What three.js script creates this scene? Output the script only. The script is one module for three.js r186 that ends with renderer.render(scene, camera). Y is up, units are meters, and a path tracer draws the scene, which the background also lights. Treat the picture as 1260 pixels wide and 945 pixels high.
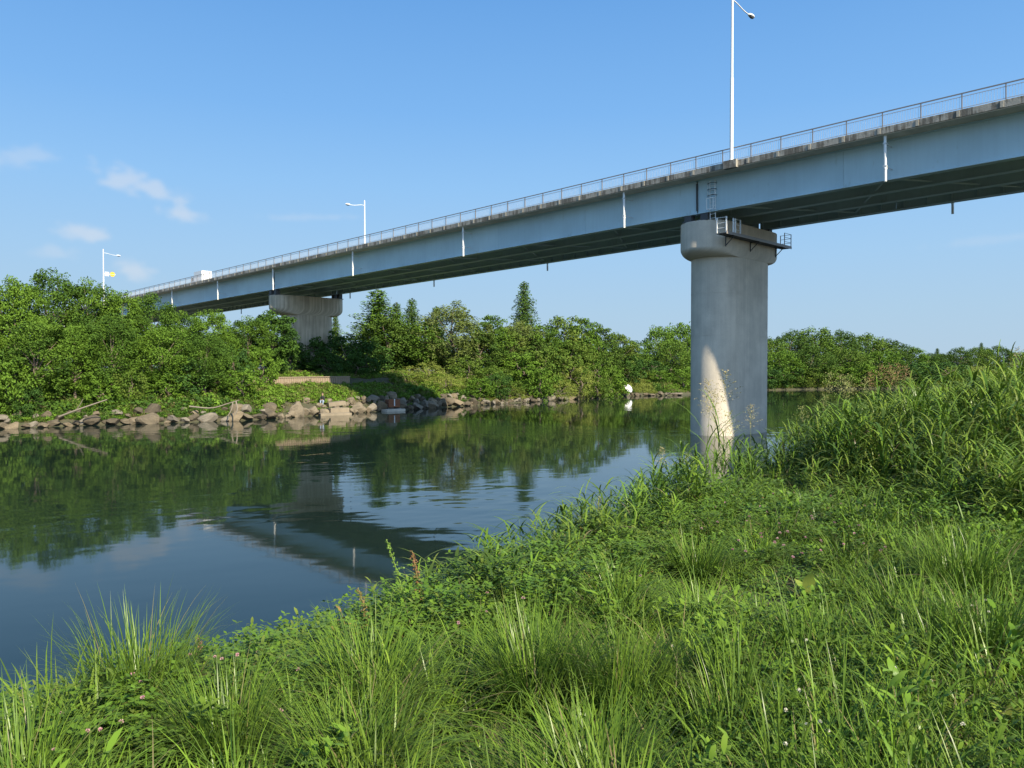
import * as THREE from 'three';
import { mergeGeometries, mergeVertices } from 'three/addons/utils/BufferGeometryUtils.js';
import { MarchingCubes } from 'three/addons/objects/MarchingCubes.js';

// ------------------------------------------------------------------ camera, sky, sun, exposure
const scene = new THREE.Scene();
const EYE = 5.2;                                    // metres above the river
const FOCAL = 950, HORIZON = 453;                   // as measured on the 1260 x 945 photograph
const PITCH = Math.atan((472.5 - HORIZON) / FOCAL);
const camera = new THREE.PerspectiveCamera(2 * Math.atan(472.5 / FOCAL) * 180 / Math.PI, 4 / 3, 0.1, 4000);
camera.position.set(0, EYE, 0);
camera.rotation.x = -PITCH;

const renderer = new THREE.WebGLRenderer({ antialias: true });
renderer.toneMapping = THREE.LinearToneMapping;
renderer.toneMappingExposure = 1.7;
renderer.shadowMap.enabled = true;

const SUN_AZ = 143 * Math.PI / 180, SUN_EL = 37 * Math.PI / 180;   // clockwise from the view, behind to the right
const sunDir = new THREE.Vector3(Math.sin(SUN_AZ) * Math.cos(SUN_EL), Math.sin(SUN_EL), -Math.cos(SUN_AZ) * Math.cos(SUN_EL));
const sun = new THREE.DirectionalLight(new THREE.Color(1, 0.89, 0.69), 5.0);
sun.name = 'sun';
sun.position.copy(sunDir).multiplyScalar(300);
sun.castShadow = true;
sun.shadow.radius = 1;
sun.shadow.mapSize.set(4096, 4096);
Object.assign(sun.shadow.camera, { left: -160, right: 160, top: 160, bottom: -160, near: 1, far: 700 });
scene.add(sun, sun.target);

function rand(seed) {
  let a = seed >>> 0;
  return () => { a = (a + 0x6d2b79f5) | 0; let t = Math.imul(a ^ (a >>> 15), 1 | a); t = (t + Math.imul(t ^ (t >>> 7), 61 | t)) ^ t; return ((t ^ (t >>> 14)) >>> 0) / 4294967296; };
}
const hash = (x, y, s = 0) => { let h = Math.imul(x | 0, 374761393) ^ Math.imul(y | 0, 668265263) ^ Math.imul(s | 0, 1274126177); h = Math.imul(h ^ (h >>> 13), 1274126177); return ((h ^ (h >>> 16)) >>> 0) / 4294967296; };
const mod = (a, n) => ((a % n) + n) % n;
function vnoise(x, y, s = 0, px = 1 << 20, py = px) {            // value noise, periodic when asked
  const ix = Math.floor(x), iy = Math.floor(y), fx = x - ix, fy = y - iy, u = fx * fx * (3 - 2 * fx), v = fy * fy * (3 - 2 * fy);
  const h = (a, b) => hash(mod(a, px), mod(b, py), s);
  return (h(ix, iy) * (1 - u) + h(ix + 1, iy) * u) * (1 - v) + (h(ix, iy + 1) * (1 - u) + h(ix + 1, iy + 1) * u) * v;
}
function fbm(x, y, s = 0, oct = 4, px = 1 << 20, py = px) {
  let a = 0.5, t = 0, n = 0;
  for (let i = 0; i < oct; i++) { t += a * vnoise(x, y, s + i * 17, px, py); n += a; a *= 0.5; x *= 2; y *= 2; px *= 2; py *= 2; }
  return t / n;
}
const lerp = THREE.MathUtils.lerp, clamp = THREE.MathUtils.clamp, sstep = (a, b, x) => { const t = clamp((x - a) / (b - a), 0, 1); return t * t * (3 - 2 * t); };

{ // the sky: clear blue with a few small low clouds
  const W = 2048, H = 1024, data = new Float32Array(W * H * 4);
  const stops = [[-90, .16, .21, .22], [-4, .30, .40, .46], [0, .47, .62, .755], [4, .43, .625, .81], [8, .375, .61, .875], [13, .295, .56, .91], [18, .215, .475, .88], [25.5, .148, .38, .79], [45, .115, .275, .60], [90, .10, .205, .45]];
  const clouds = [ // azimuth, elevation, half width, half height (degrees), strength, tilt
    [-26.6, 12.1, 1.7, .95, .42, -.12], [-24.4, 11.6, 1.6, .7, .42, -.22], [-22.9, 10.2, 1.3, .6, .45, -.2], [-28.9, 8.5, 1.5, .5, .45, 0], [-26.0, 6.3, 1.4, .65, .42, -.1], [-32.5, 12.8, 2.0, .7, .24, .25], [-30.6, 7.3, 1.3, .45, .22, 0],
    [-15.0, 10.6, 3.4, .22, .16, .05], [32, 8, 4, .3, .12, .03], [-62, 12, 3, .9, .35, 0], [-85, 9, 3, .8, .35, 0], [70, 10, 3, .8, .3, 0], [-130, 11, 3, .9, .35, 0], [100, 8, 3, .7, .3, 0],
  ];
  for (let r = 0; r < H; r++) {
    const el = ((r + .5) / H - .5) * 180;
    let k = 0; while (k < stops.length - 2 && el > stops[k + 1][0]) k++;
    const a = stops[k], b = stops[k + 1], t = clamp((el - a[0]) / (b[0] - a[0]), 0, 1);
    const base = [1, 2, 3].map((c) => lerp(a[c], b[c], t));
    for (let c = 0; c < W; c++) {
      const th = ((c + .5) / W - .5) * 2 * Math.PI;            // atan2(z, x)
      const az = Math.atan2(Math.cos(th), -Math.sin(th)) * 180 / Math.PI;  // clockwise from -z
      let m = 0;
      if (el > 1 && el < 20) for (const [ca, ce, w, h, st, tilt] of clouds) {
        const dx = mod(az - ca + 180, 360) - 180, dy = el - ce - dx * tilt;
        if (Math.abs(dx) > w * 2 || Math.abs(dy) > h * 2.2) continue;
        const n = fbm(az * 1.3 + 400, el * 2.6, 5, 6) - .5, d = Math.hypot(dx / w, dy / (dy < 0 ? h * .8 : h * 1.2));
        m = Math.max(m, st * sstep(1.25, 0.15, d - n * 1.7));
      }
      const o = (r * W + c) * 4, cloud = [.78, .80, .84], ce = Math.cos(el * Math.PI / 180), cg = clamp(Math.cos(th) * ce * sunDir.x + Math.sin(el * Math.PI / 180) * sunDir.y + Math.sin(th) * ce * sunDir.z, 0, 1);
      const fillGain = el > 0 ? 1 + .9 * cg * cg : 1, fillGlow = el > 0 ? .8 * Math.exp(-((Math.acos(cg) / .55) ** 2)) : 0;   // scatter glow round the sun, strengthened out of view to fill shaded pier and web
      for (let q = 0; q < 3; q++) data[o + q] = (lerp(base[q], cloud[q], m) * fillGain + fillGlow) / 1.7;
      data[o + 3] = 1;
    }
  }
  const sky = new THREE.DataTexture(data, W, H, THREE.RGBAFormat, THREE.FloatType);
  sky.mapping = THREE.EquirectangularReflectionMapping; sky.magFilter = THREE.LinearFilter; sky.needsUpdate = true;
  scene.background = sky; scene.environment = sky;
}

// ------------------------------------------------------------------ helpers
const names = new Map();
function numbered(n) { const k = names.get(n) ?? 0; names.set(n, k + 1); return k ? n + '_' + String(k).padStart(3, '0') : n; }
function tag(o, label, category, group) { o.userData.label = label; o.userData.category = category; if (group) o.userData.group = group; return o; }
function shadows(o) { o.traverse((m) => { if (m.isMesh) { m.castShadow = true; m.receiveShadow = true; } }); return o; }
function thing(name, label, category, x, y, z, turn = 0, group) {
  const o = new THREE.Group(); o.name = numbered(name); o.position.set(x, y, z); o.rotation.y = turn; scene.add(o); return tag(o, label, category, group);
}
function part(name, geo, mat, parent) { const m = new THREE.Mesh(geo, mat); m.name = name; m.castShadow = m.receiveShadow = true; parent.add(m); return m; }
function struct(name, geo, mat) { const m = new THREE.Mesh(geo, mat); m.name = numbered(name); m.userData.kind = 'structure'; m.castShadow = m.receiveShadow = true; scene.add(m); return m; }
function box(x0, x1, y0, y1, z0, z1) { const g = new THREE.BoxGeometry(x1 - x0, y1 - y0, z1 - z0); g.translate((x0 + x1) / 2, (y0 + y1) / 2, (z0 + z1) / 2); return metreUV(g); }
function metreUV(g) { // uv in metres by the face's direction
  g = g.index ? g.toNonIndexed() : g; const p = g.attributes.position, n = g.attributes.normal, uv = new Float32Array(p.count * 2);
  for (let i = 0; i < p.count; i++) {
    const ax = Math.abs(n.getX(i)), ay = Math.abs(n.getY(i)), az = Math.abs(n.getZ(i));
    const [u, v] = ay > ax && ay > az ? [p.getX(i), p.getZ(i)] : ax > az ? [p.getZ(i), p.getY(i)] : [p.getX(i), p.getY(i)];
    uv[i * 2] = u; uv[i * 2 + 1] = v;
  }
  g.setAttribute('uv', new THREE.BufferAttribute(uv, 2)); return g;
}
const V = (x, y, z) => new THREE.Vector3(x, y, z);
function bar(a, b, r, seg = 6) { const d = b.clone().sub(a), g = new THREE.CylinderGeometry(r, r, d.length(), seg, 1); g.applyQuaternion(new THREE.Quaternion().setFromUnitVectors(V(0, 1, 0), d.clone().normalize())); g.translate((a.x + b.x) / 2, (a.y + b.y) / 2, (a.z + b.z) / 2); return g; }
function merge(list) { return mergeGeometries(list.map((g) => { const q = g.index ? g.toNonIndexed() : g; return q; })); }
function depthX(px, d) { return (px - 630) / FOCAL * d; }         // where things stand, read off the photograph
function topY(py, d) { return EYE + d * Math.tan(Math.atan((472.5 - py) / FOCAL) - PITCH); }

function bytesTex(size, fn, srgb = true, w = size, h = size) {
  const d = new Uint8Array(w * h * 4);
  for (let y = 0; y < h; y++) for (let x = 0; x < w; x++) { const c = fn(x / w, y / h), o = (y * w + x) * 4; d[o] = clamp(c[0] * 255, 0, 255); d[o + 1] = clamp(c[1] * 255, 0, 255); d[o + 2] = clamp(c[2] * 255, 0, 255); d[o + 3] = 255; }
  const t = new THREE.DataTexture(d, w, h); t.wrapS = t.wrapT = THREE.RepeatWrapping; t.magFilter = THREE.LinearFilter; t.minFilter = THREE.LinearMipmapLinearFilter; t.generateMipmaps = true;
  if (srgb) t.colorSpace = THREE.SRGBColorSpace; t.needsUpdate = true; return t;
}
const s2 = (l) => (l <= 0.0031308 ? l * 12.92 : 1.055 * Math.pow(l, 1 / 2.4) - 0.055);
const tone = (r, g, b, k) => [s2(r * k), s2(g * k), s2(b * k)];

// concrete: cloudy, with rain streaks that run down it and form-board lines (uv in metres, 8 m tile)
const concreteTex = bytesTex(512, (u, v) => {
  const c = fbm(u * 8, v * 8, 3, 5, 8), st = fbm(u * 96, v * 3, 9, 3, 96, 3), st2 = fbm(u * 24, v * 2, 12, 3, 24, 2), fine = fbm(u * 256, v * 256, 21, 2, 256);
  const k = .66 + c * .32 + (st - .5) * .09 + (st2 - .5) * .16 + (fine - .5) * .14;
  return tone(.68, .60, .475, k);
});
concreteTex.repeat.set(1 / 8, 1 / 8);
const concreteBump = bytesTex(256, (u, v) => { const b = fbm(u * 128, v * 128, 31, 3, 128) * .6 + fbm(u * 10, v * 10, 33, 3, 10) * .4; return [b, b, b]; }, false); concreteBump.repeat.set(1 / 4, 1 / 4);
const dirtyTex = bytesTex(512, (u, v) => { // kerb: black algae and rain stains over grey concrete
  const c = fbm(u * 20, v * 20, 41, 5, 20), st = fbm(u * 120, v * 6, 43, 4, 120, 6), d = sstep(.42, .68, c * .55 + st * .5);
  const k = lerp(1, .55, d) * (.85 + fbm(u * 200, v * 200, 44, 2, 200) * .3); return tone(lerp(.36, .25, d), lerp(.335, .225, d), lerp(.28, .18, d), k);
}); dirtyTex.repeat.set(1 / 10, 1 / 10);
const paintTex = bytesTex(512, (u, v) => { // pale blue-grey girder paint, faintly streaked and chalky
  const c = fbm(u * 6, v * 6, 51, 5, 6), st = fbm(u * 90, v * 3, 52, 4, 90, 3), rust = sstep(.74, .86, fbm(u * 40, v * 10, 53, 4, 40, 10)) * .5;
  const k = .9 + (c - .5) * .22 + (st - .5) * .07; return tone(lerp(.53, .40, rust), lerp(.68, .50, rust), lerp(.715, .46, rust), k);
}); paintTex.repeat.set(1 / 12, 1 / 12);
const soilTex = bytesTex(512, (u, v) => { const c = fbm(u * 12, v * 12, 61, 5, 12), g = fbm(u * 40, v * 40, 62, 4, 40); return tone(lerp(.085, .05, c), lerp(.072, .058, c), lerp(.042, .025, c), .6 + g * .8); }); soilTex.repeat.set(1 / 6, 1 / 6);
const rockTex = bytesTex(512, (u, v) => { const c = fbm(u * 6, v * 6, 71, 5, 6), g = fbm(u * 60, v * 60, 72, 3, 60), ly = fbm(u * 3, v * 30, 73, 3, 3, 30); return tone(.235, .205, .155, .4 + c * .65 + (g - .5) * .5 + (ly - .5) * .35); }); rockTex.repeat.set(.5, .5);
const rockBump = bytesTex(256, (u, v) => { const b = fbm(u * 12, v * 12, 75, 5, 12); return [b, b, b]; }, false); rockBump.repeat.set(.5, .5);
const barkTex = bytesTex(256, (u, v) => { const c = fbm(u * 24, v * 4, 81, 4, 24, 4); return tone(.16, .125, .09, .5 + c); });

const M = {};
const std = (o) => new THREE.MeshStandardMaterial(o), phys = (o) => new THREE.MeshPhysicalMaterial(o);
M.concrete = std({ map: concreteTex, bumpMap: concreteBump, bumpScale: .012, roughness: .92 });
M.pierStreak = std({ map: bytesTex(512, (u, v) => { const c = fbm(u * 8, v * 8, 103, 5, 8), st = fbm(u * 40, v * 2, 109, 4, 40, 2); return tone(.60, .51, .37, .6 + c * .3 + (st - .5) * .6); }), bumpMap: concreteBump, bumpScale: .012, roughness: .92 }); M.pierStreak.map.repeat.set(1 / 8, 1 / 8);
M.kerb = std({ map: dirtyTex, bumpMap: concreteBump, bumpScale: .015, roughness: .95 });
M.patch = std({ color: new THREE.Color(.42, .38, .30), map: null, bumpMap: concreteBump, bumpScale: .01, roughness: .95 });
M.paint = std({ map: paintTex, roughness: .5 });
M.paintAlt = std({ map: paintTex, color: new THREE.Color(.955, .965, .975), roughness: .55 });
M.steel = std({ color: new THREE.Color(.30, .36, .39), roughness: .55 });
M.rail = std({ color: new THREE.Color(.27, .245, .225), roughness: .55, metalness: .1 });
M.baluster = std({ color: new THREE.Color(.48, .455, .43), roughness: .5 });
M.galv = std({ color: new THREE.Color(.62, .63, .62), roughness: .5, metalness: .15 });
M.white = std({ color: new THREE.Color(.78, .78, .75), roughness: .4 });
M.dark = std({ color: new THREE.Color(.07, .07, .07), roughness: .7 });
M.asphalt = std({ color: new THREE.Color(.05, .05, .052), roughness: .95 });
M.yellow = std({ color: new THREE.Color(.72, .42, .02), roughness: .45 });
M.glass = std({ color: new THREE.Color(.03, .035, .04), roughness: .12 });
M.soil = std({ map: soilTex, roughness: 1 });
M.rock = ['#ffffff', '#d9d2c4', '#fff4e2', '#b8b2a6'].map((c) => std({ map: rockTex, color: new THREE.Color(c), bumpMap: rockBump, bumpScale: .06, roughness: .95, flatShading: true }));
M.paleRock = std({ map: rockTex, color: new THREE.Color(1.1, 1.03, .92), bumpMap: rockBump, bumpScale: .06, roughness: .95, flatShading: true });
M.bark = std({ map: barkTex, roughness: 1 });
M.drift = std({ color: new THREE.Color(.22, .185, .14), roughness: .9 });
const leafMat = (o = {}) => phys({ vertexColors: true, side: THREE.DoubleSide, roughness: 1, transmission: .38, thickness: 0, ior: 1.4, specularIntensity: .5, ...o });
M.leaf = phys({ vertexColors: true, side: THREE.DoubleSide, roughness: .7, specularIntensity: .25 }); M.grass = leafMat({ transmission: .18, specularIntensity: .2, clearcoat: .3, clearcoatRoughness: .3 });
M.plain = std({ vertexColors: true, side: THREE.DoubleSide, roughness: .8 });

// ------------------------------------------------------------------ ground shapes: two banks
// far waterline and near crest as (x, forward) points
const FAR = [[-420, -300], [-150, -60], [-80, 34], [-58, 55], [-43.6, 65.8], [-38.9, 69.6], [-33, 72.6], [-26.4, 76.5], [-20.6, 85.2], [-14, 95], [-3.5, 109.8], [9.4, 126.7], [19.9, 143], [32.1, 147], [44, 168], [61.7, 183], [78, 190], [140, 212], [300, 262], [900, 480]];
const NEAR = [[-160, -130], [-40, -28], [-9, -1.6], [-4.7, 1.4], [-2.55, 3.2], [-1.62, 4.1], [-.8, 4.88], [-.05, 5.72], [1.0, 7.45], [2.3, 9.6], [5.2, 13.6], [10.5, 21], [22, 33], [50, 52], [110, 84], [300, 170], [900, 420]];
const FDIR = [-.6, .8], NDIR = [.8, -.6];
function offsetOn(line, dir, x, f) {  // distance along dir from the line to the point, and where on the line it starts
  for (let i = 0; i < line.length - 1; i++) {
    const [ax, af] = line[i], ex = line[i + 1][0] - ax, ef = line[i + 1][1] - af, det = ex * dir[1] - ef * dir[0];
    const rx = x - ax, rf = f - af, q = (rx * dir[1] - rf * dir[0]) / det;
    if (q >= -1e-6 && q <= 1 + 1e-6) return [(ex * rf - ef * rx) / det, i + q];
  }
  return [x > 0 ? 1 : -1, 0];
}
function profile(pts, o) { let k = 0; while (k < pts.length - 2 && o > pts[k + 1][0]) k++; const a = pts[k], b = pts[k + 1]; return lerp(a[1], b[1], clamp((o - a[0]) / (b[0] - a[0]), 0, 1)); }
const FPROF = [[-30, -4], [-6, -2.5], [-2, -1], [0, -.1], [1.2, .6], [3, 1.35], [6, 2.3], [9.7, 3.1], [10.5, 3.7], [16, 4.1], [40, 4.3], [1500, 5]];
const NPROF = [[-30, -4], [-9, -2.2], [-6, -.6], [-3.2, 1.1], [-1.4, 2.6], [-.5, 3.28], [.3, 3.52], [1.5, 3.6], [10, 3.65], [40, 3.9], [1500, 5]];
function farH(x, f, o) { return profile(FPROF, o) + (o > 0 ? (fbm(x * .3, f * .3, 91, 3) - .5) * Math.min(o * .25, 1.0) : 0); }
function nearH(x, f, o) { return profile(NPROF, o) + (fbm(x * .6, f * .6, 95, 3) - .5) * .22 * sstep(-4, 0, o) - .35 * Math.exp(-((x - 4.6) ** 2 + (f - 9.6) ** 2) / 1.2); }
const groundFar = (x, f) => farH(x, f, offsetOn(FAR, FDIR, x, f)[0]), groundNear = (x, f) => nearH(x, f, offsetOn(NEAR, NDIR, x, f)[0]);
function bankMesh(line, dir, offs, hfun, near, step) {
  const pts = [];
  for (let i = 0; i < line.length - 1; i++) {
    const [ax, af] = line[i], [bx, bf] = line[i + 1], L = Math.hypot(bx - ax, bf - af), mid = Math.hypot((ax + bx) / 2, (af + bf) / 2 - near);
    const n = Math.max(1, Math.ceil(L / Math.max(step, mid * .03)));
    for (let k = 0; k < n; k++) pts.push([lerp(ax, bx, k / n), lerp(af, bf, k / n)]);
  }
  pts.push(line[line.length - 1]);
  const pos = [], uv = [], idx = [], m = offs.length;
  for (const [x, f] of pts) for (const o of offs) { const X = x + dir[0] * o, F = f + dir[1] * o; pos.push(X, hfun(X, F, o), -F); uv.push(X, F); }
  for (let i = 0; i < pts.length - 1; i++) for (let j = 0; j < m - 1; j++) { const a = i * m + j, b = a + 1, c = a + m, d = c + 1; idx.push(a, c, b, b, c, d); }
  const g = new THREE.BufferGeometry(); g.setAttribute('position', new THREE.Float32BufferAttribute(pos, 3)); g.setAttribute('uv', new THREE.Float32BufferAttribute(uv, 2)); g.setIndex(idx); g.computeVertexNormals();
  if (g.attributes.normal.getY(Math.floor(m / 2)) < 0) { for (let i = 0; i < idx.length; i += 3) [idx[i + 1], idx[i + 2]] = [idx[i + 2], idx[i + 1]]; g.setIndex(idx); g.computeVertexNormals(); }
  return g;
}
struct('far_riverbank', bankMesh(FAR, FDIR, [-30, -6, -2, -.5, 0, .6, 1.2, 2, 3, 4, 5, 6, 7.5, 9, 9.7, 10.5, 12, 14, 16, 20, 26, 40, 70, 150, 400, 900, 1500], farH, 90, 1.5), M.soil);
struct('near_riverbank', bankMesh(NEAR, NDIR, [-30, -9, -6, -4.5, -3.2, -2.2, -1.4, -.9, -.5, -.2, 0, .3, .6, .9, 1.2, 1.5, 1.9, 2.3, 2.7, 3.1, 3.6, 4.2, 5, 6, 7, 8.5, 10, 13, 17, 24, 40, 90, 250, 600, 1500], nearH, 4, .35), M.soil);
struct('riverbed', (() => { const g = new THREE.PlaneGeometry(3000, 3000); g.rotateX(-Math.PI / 2); g.translate(0, -4.05, 0); return g; })(), M.soil);

// ------------------------------------------------------------------ water: dark, still, gently rippled
{
  const N = 1024, L = 36, r = rand(77), data = new Float32Array(N * N * 4), comps = [];
  for (let i = 0; i < 70; i++) {
    const wl = Math.exp(lerp(Math.log(.32), Math.log(4.5), Math.pow(r(), .8))), ang = 1.15 + (r() + r() + r() - 1.5) * .95, k = L / wl;
    const kx = Math.round(k * Math.cos(ang)), ky = Math.round(k * Math.sin(ang)); if (!kx && !ky) continue;
    comps.push([kx, ky, Math.floor(r() * N), (wl / 6.283) * .0009 * (wl > 2 ? .8 : 1)]);
  }
  const nc = comps.length, wx = Int32Array.from(comps, (c) => c[0]), wy = Int32Array.from(comps, (c) => c[1]), wp = Int32Array.from(comps, (c) => c[2]), amp = Float32Array.from(comps, (c) => c[3]);
  const h = new Float32Array(N * N); let lo = 1e9, hi = -1e9;
  const tab = new Float32Array(N); for (let i = 0; i < N; i++) tab[i] = Math.sin(i / N * 2 * Math.PI);
  for (let y = 0; y < N; y++) for (let x = 0; x < N; x++) {
    const gust = .3 + 1.5 * sstep(.45, .7, fbm(x / N * 4, y / N * 4, 7, 3, 4)); let s = 0;
    for (let c = 0; c < nc; c++) s += amp[c] * tab[(wx[c] * x + wy[c] * y + wp[c]) & (N - 1)];
    s *= gust; h[y * N + x] = s; lo = Math.min(lo, s); hi = Math.max(hi, s);
  }
  for (let i = 0; i < N * N; i++) { const q = (h[i] - lo) / (hi - lo); data[i * 4] = data[i * 4 + 1] = data[i * 4 + 2] = q; data[i * 4 + 3] = 1; }
  const t = new THREE.DataTexture(data, N, N, THREE.RGBAFormat, THREE.FloatType); t.wrapS = t.wrapT = THREE.RepeatWrapping; t.magFilter = THREE.LinearFilter; t.repeat.set(1 / L, 1 / L); t.needsUpdate = true;
  const mat = phys({ color: new THREE.Color(.009, .018, .014), roughness: .042, ior: 1.333, bumpMap: t, bumpScale: hi - lo });
  const g = new THREE.PlaneGeometry(2400, 2400); g.rotateX(-Math.PI / 2);
  const p = g.attributes.position, uv = g.attributes.uv; for (let i = 0; i < p.count; i++) uv.setXY(i, p.getX(i), p.getZ(i));
  struct('river_water', g, mat);
}

// ------------------------------------------------------------------ the bridge
const TH = 45.042 * Math.PI / 180, SLOPE = .014955, BX = .28105 * 57, BF = 57, GBOT = EYE + 11.724;
const SD = [-Math.sin(TH), Math.cos(TH)], TD = [Math.cos(TH), Math.sin(TH)];
const onBridge = (s, t) => [BX + s * SD[0] + t * TD[0], BF + s * SD[1] + t * TD[1]];     // s along it, away to the left bank; t across it, away from the eye
const BTURN = Math.PI - Math.atan2(SD[1], -SD[0]);
const deckY = (s) => GBOT - SLOPE * s;
const PIERS = [-62.9, 2.7, 68.3, 133.9, 199.5], S0 = PIERS[0] - .0, S1 = PIERS[4], TW = 9.8;
{
  const b = new THREE.Group(); b.name = 'girder_bridge'; scene.add(b);
  tag(b, 'long steel girder road bridge painted pale blue-grey with a railing, crossing the river', 'bridge');
  b.position.set(BX, GBOT, -BF); b.rotation.order = 'YXZ'; b.rotation.y = BTURN; b.rotation.z = -Math.atan(SLOPE);
  part('deck_slab', box(S0, S1, 2.52, 2.78, .25, TW - .25), M.concrete, b);
  part('deck_overhang', box(S0, S1, 2.52, 2.78, -1.42, .248), M.concrete, b); part('deck_overhang', box(S0, S1, 2.52, 2.78, TW - .248, TW + 1.42), M.concrete, b);
  part('road_surface', box(S0, S1, 2.784, 2.86, -1.0, TW + 1.0), M.asphalt, b);
  // girders, span by span, each web in plates
  for (let i = 0; i < 4; i++) for (const t of [0, TW]) {
    const a = PIERS[i] + .05, e = PIERS[i + 1] - .05, out = t ? 1 : -1;
    const g = part('girder', merge([box(a, e, -.045, 0, t - .32, t + .32), box(a, e, 2.47, 2.515, t - .24, t + .24)]), M.paint, b);
    const n = 6;
    for (let k = 0; k < n; k++) {
      const x0 = lerp(a, e, k / n) + .006, x1 = lerp(a, e, (k + 1) / n) - .006, o = (k % 2) * .006 * out;
      part('web_plate', box(x0, x1, 0.002, 2.468, t - .012 + o, t + .012 + o), k % 2 ? M.paintAlt : M.paint, g);
    }
    const st = []; for (let x = a + 1.2; x < e; x += 1.6) st.push(box(x - .012, x + .012, .01, 2.46, out < 0 ? t + .03 : t - .23, out < 0 ? t + .23 : t - .03)); part('web_stiffeners', merge(st), M.paint, g).userData.kind = 'stuff';
  }
  for (let x = S0 + 3, k = 0; x < S1; x += 5.45, k++) part('cross_beam', merge([box(x - .09, x + .09, .75, 2.4, .26, TW - .26), box(x - .2, x + .2, .70, .749, .26, TW - .26)]), M.paint, b);
  for (const t of [3.27, 6.53]) for (let i = 0; i < 4; i++) part('inner_girder', merge([box(PIERS[i] + .05, PIERS[i + 1] - .05, .002, 2.51, t - .012, t + .012), box(PIERS[i] + .05, PIERS[i + 1] - .05, -.045, 0, t - .28, t + .28)]), M.paint, b);
  for (let x = S0 + 3, k = 0; x + 5.45 < S1; x += 5.45, k++) part('wind_brace', bar(V(x, .22, k % 2 ? .3 : TW - .3), V(x + 5.45, .22, k % 2 ? TW - .3 : .3), .07, 5), M.paint, b);
  // overhang brackets and the kerb, railing
  const kerbLen = 4.4, kerbGeo = (() => { const sh = new THREE.Shape(); sh.moveTo(0, 0); sh.lineTo(.40, 0); sh.lineTo(.40, .40); sh.lineTo(.385, .42); sh.lineTo(.03, .42); sh.lineTo(0, .39); sh.closePath(); const g = new THREE.ExtrudeGeometry(sh, { depth: kerbLen - .02, bevelEnabled: false }); return g; })();
  const postGeo = merge([box(-.03, .03, 0, .96, -.03, .03), box(-.07, .07, 0, .02, -.07, .07)]);
  const pocketGeo = box(-.085, .085, -.40, -.04, -.012, .02);
  for (const side of [-1, 1]) {
    const tk = side < 0 ? -1.5 : TW + 1.5, tp = side < 0 ? -1.34 : TW + 1.34;
    let k = 0;
    for (let x = S0; x < S1 - .5; x += kerbLen, k++) {
      const g = metreUV(kerbGeo.clone().rotateY(side < 0 ? Math.PI / 2 : -Math.PI / 2));  // profile across, length along s
      g.computeBoundingBox(); const bb = g.boundingBox; g.translate(-bb.min.x, 0, side < 0 ? -bb.min.z : -bb.max.z);
      const uv = g.attributes.uv; for (let i = 0; i < uv.count; i++) uv.setX(i, uv.getX(i) + x);
      part('kerb_block', g, M.kerb, b).position.set(x + .01, 2.58, tk);
    }
    const nPost = Math.floor((S1 - S0) / 2.2);
    for (let i = 0; i < nPost; i++) {
      const x = S0 + 1.1 + i * 2.2, p = part('railing_post', postGeo, M.rail, b); p.position.set(x, 3.002, tp);
      if (side < 0) { const q = part('mortar_pocket', pocketGeo, M.patch, p); q.position.set(.16, 0, -.175); }
    }
    part('handrail', box(S0, S1, 3.925, 3.985, tp - .035, tp + .035), M.rail, b);
    part('guard_rail', box(S0, S1, 3.755, 3.785, tp - .016, tp + .016), M.baluster, b);
    part('guard_rail', box(S0, S1, 3.10, 3.13, tp - .016, tp + .016), M.baluster, b);
    const bl = []; for (let x = S0 + .1; x < S1; x += .147) bl.push(new THREE.BoxGeometry(.011, .624, .011).translate(x, 3.4425, tp));
    const st = part('railing_bars', mergeGeometries(bl), M.baluster, b); st.userData.kind = 'stuff';
  }
  // drain pipes down the web and below the far girder
  const pipeGeo = new THREE.LatheGeometry([[.075, -.32], [.09, -.32], [.09, .42], [.115, .43], [.115, .55], [.09, .56], [.09, 2.56], [.075, 2.56]].map(([x, y]) => new THREE.Vector2(x, y)), 14);
  const clampGeo = merge([box(-.11, .11, 0, .07, -.11, .11), box(-.03, .03, .015, .055, .1, 1.17)]);
  for (const s of [-51, -31.2, -11.3, 8.7, 28.2, 47.5, 66.4, 83.2, 100.3, 120, 140, 160]) {
    const p = part('drain_pipe', pipeGeo, M.white, b); p.position.set(s, 0, -1.2); for (const y of [.6, 2.0]) part('pipe_clamp', clampGeo, M.galv, p).position.y = y;
    if (s === 8.7) continue;
    const q = part('drain_pipe', pipeGeo, M.galv, b); q.position.set(s - .6, -.45, TW + .6);
  }
  // widened kerb that carries the lamp post
  for (const [s, t] of [[-1.0, -1.62], [132.5, -1.62], [63.6, TW + 1.62]]) part('lamp_pedestal', box(s - .5, s + .5, 2.46, 3.01, t - .2, t + .2), M.kerb, b);
  // inspection ladder with its cage on the near web over the river pier
  const lad = new THREE.Group(); lad.name = 'inspection_ladder'; lad.position.set(1.35, 0, -.12); b.add(lad);
  for (const x of [-.22, .22]) part('stringer_bar', bar(V(x, -.7, 0), V(x, 2.3, 0), .03), M.white, lad);
  for (let y = -.5; y < 2.2; y += .3) part('rung', bar(V(-.22, y, 0), V(.22, y, 0), .02), M.white, lad);
  for (const y of [1.15, 1.6, 2.05]) { const h = new THREE.TorusGeometry(.36, .024, 5, 14, Math.PI); h.rotateX(Math.PI / 2); h.scale(1, 1, -1); part('cage_hoop', h.translate(0, y, 0), M.white, lad); }
  for (const x of [-.3, 0, .3]) part('cage_bar', bar(V(x, 1.1, -Math.sqrt(.36 * .36 - x * x)), V(x, 2.1, -Math.sqrt(.36 * .36 - x * x)), .018), M.white, lad);
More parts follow.
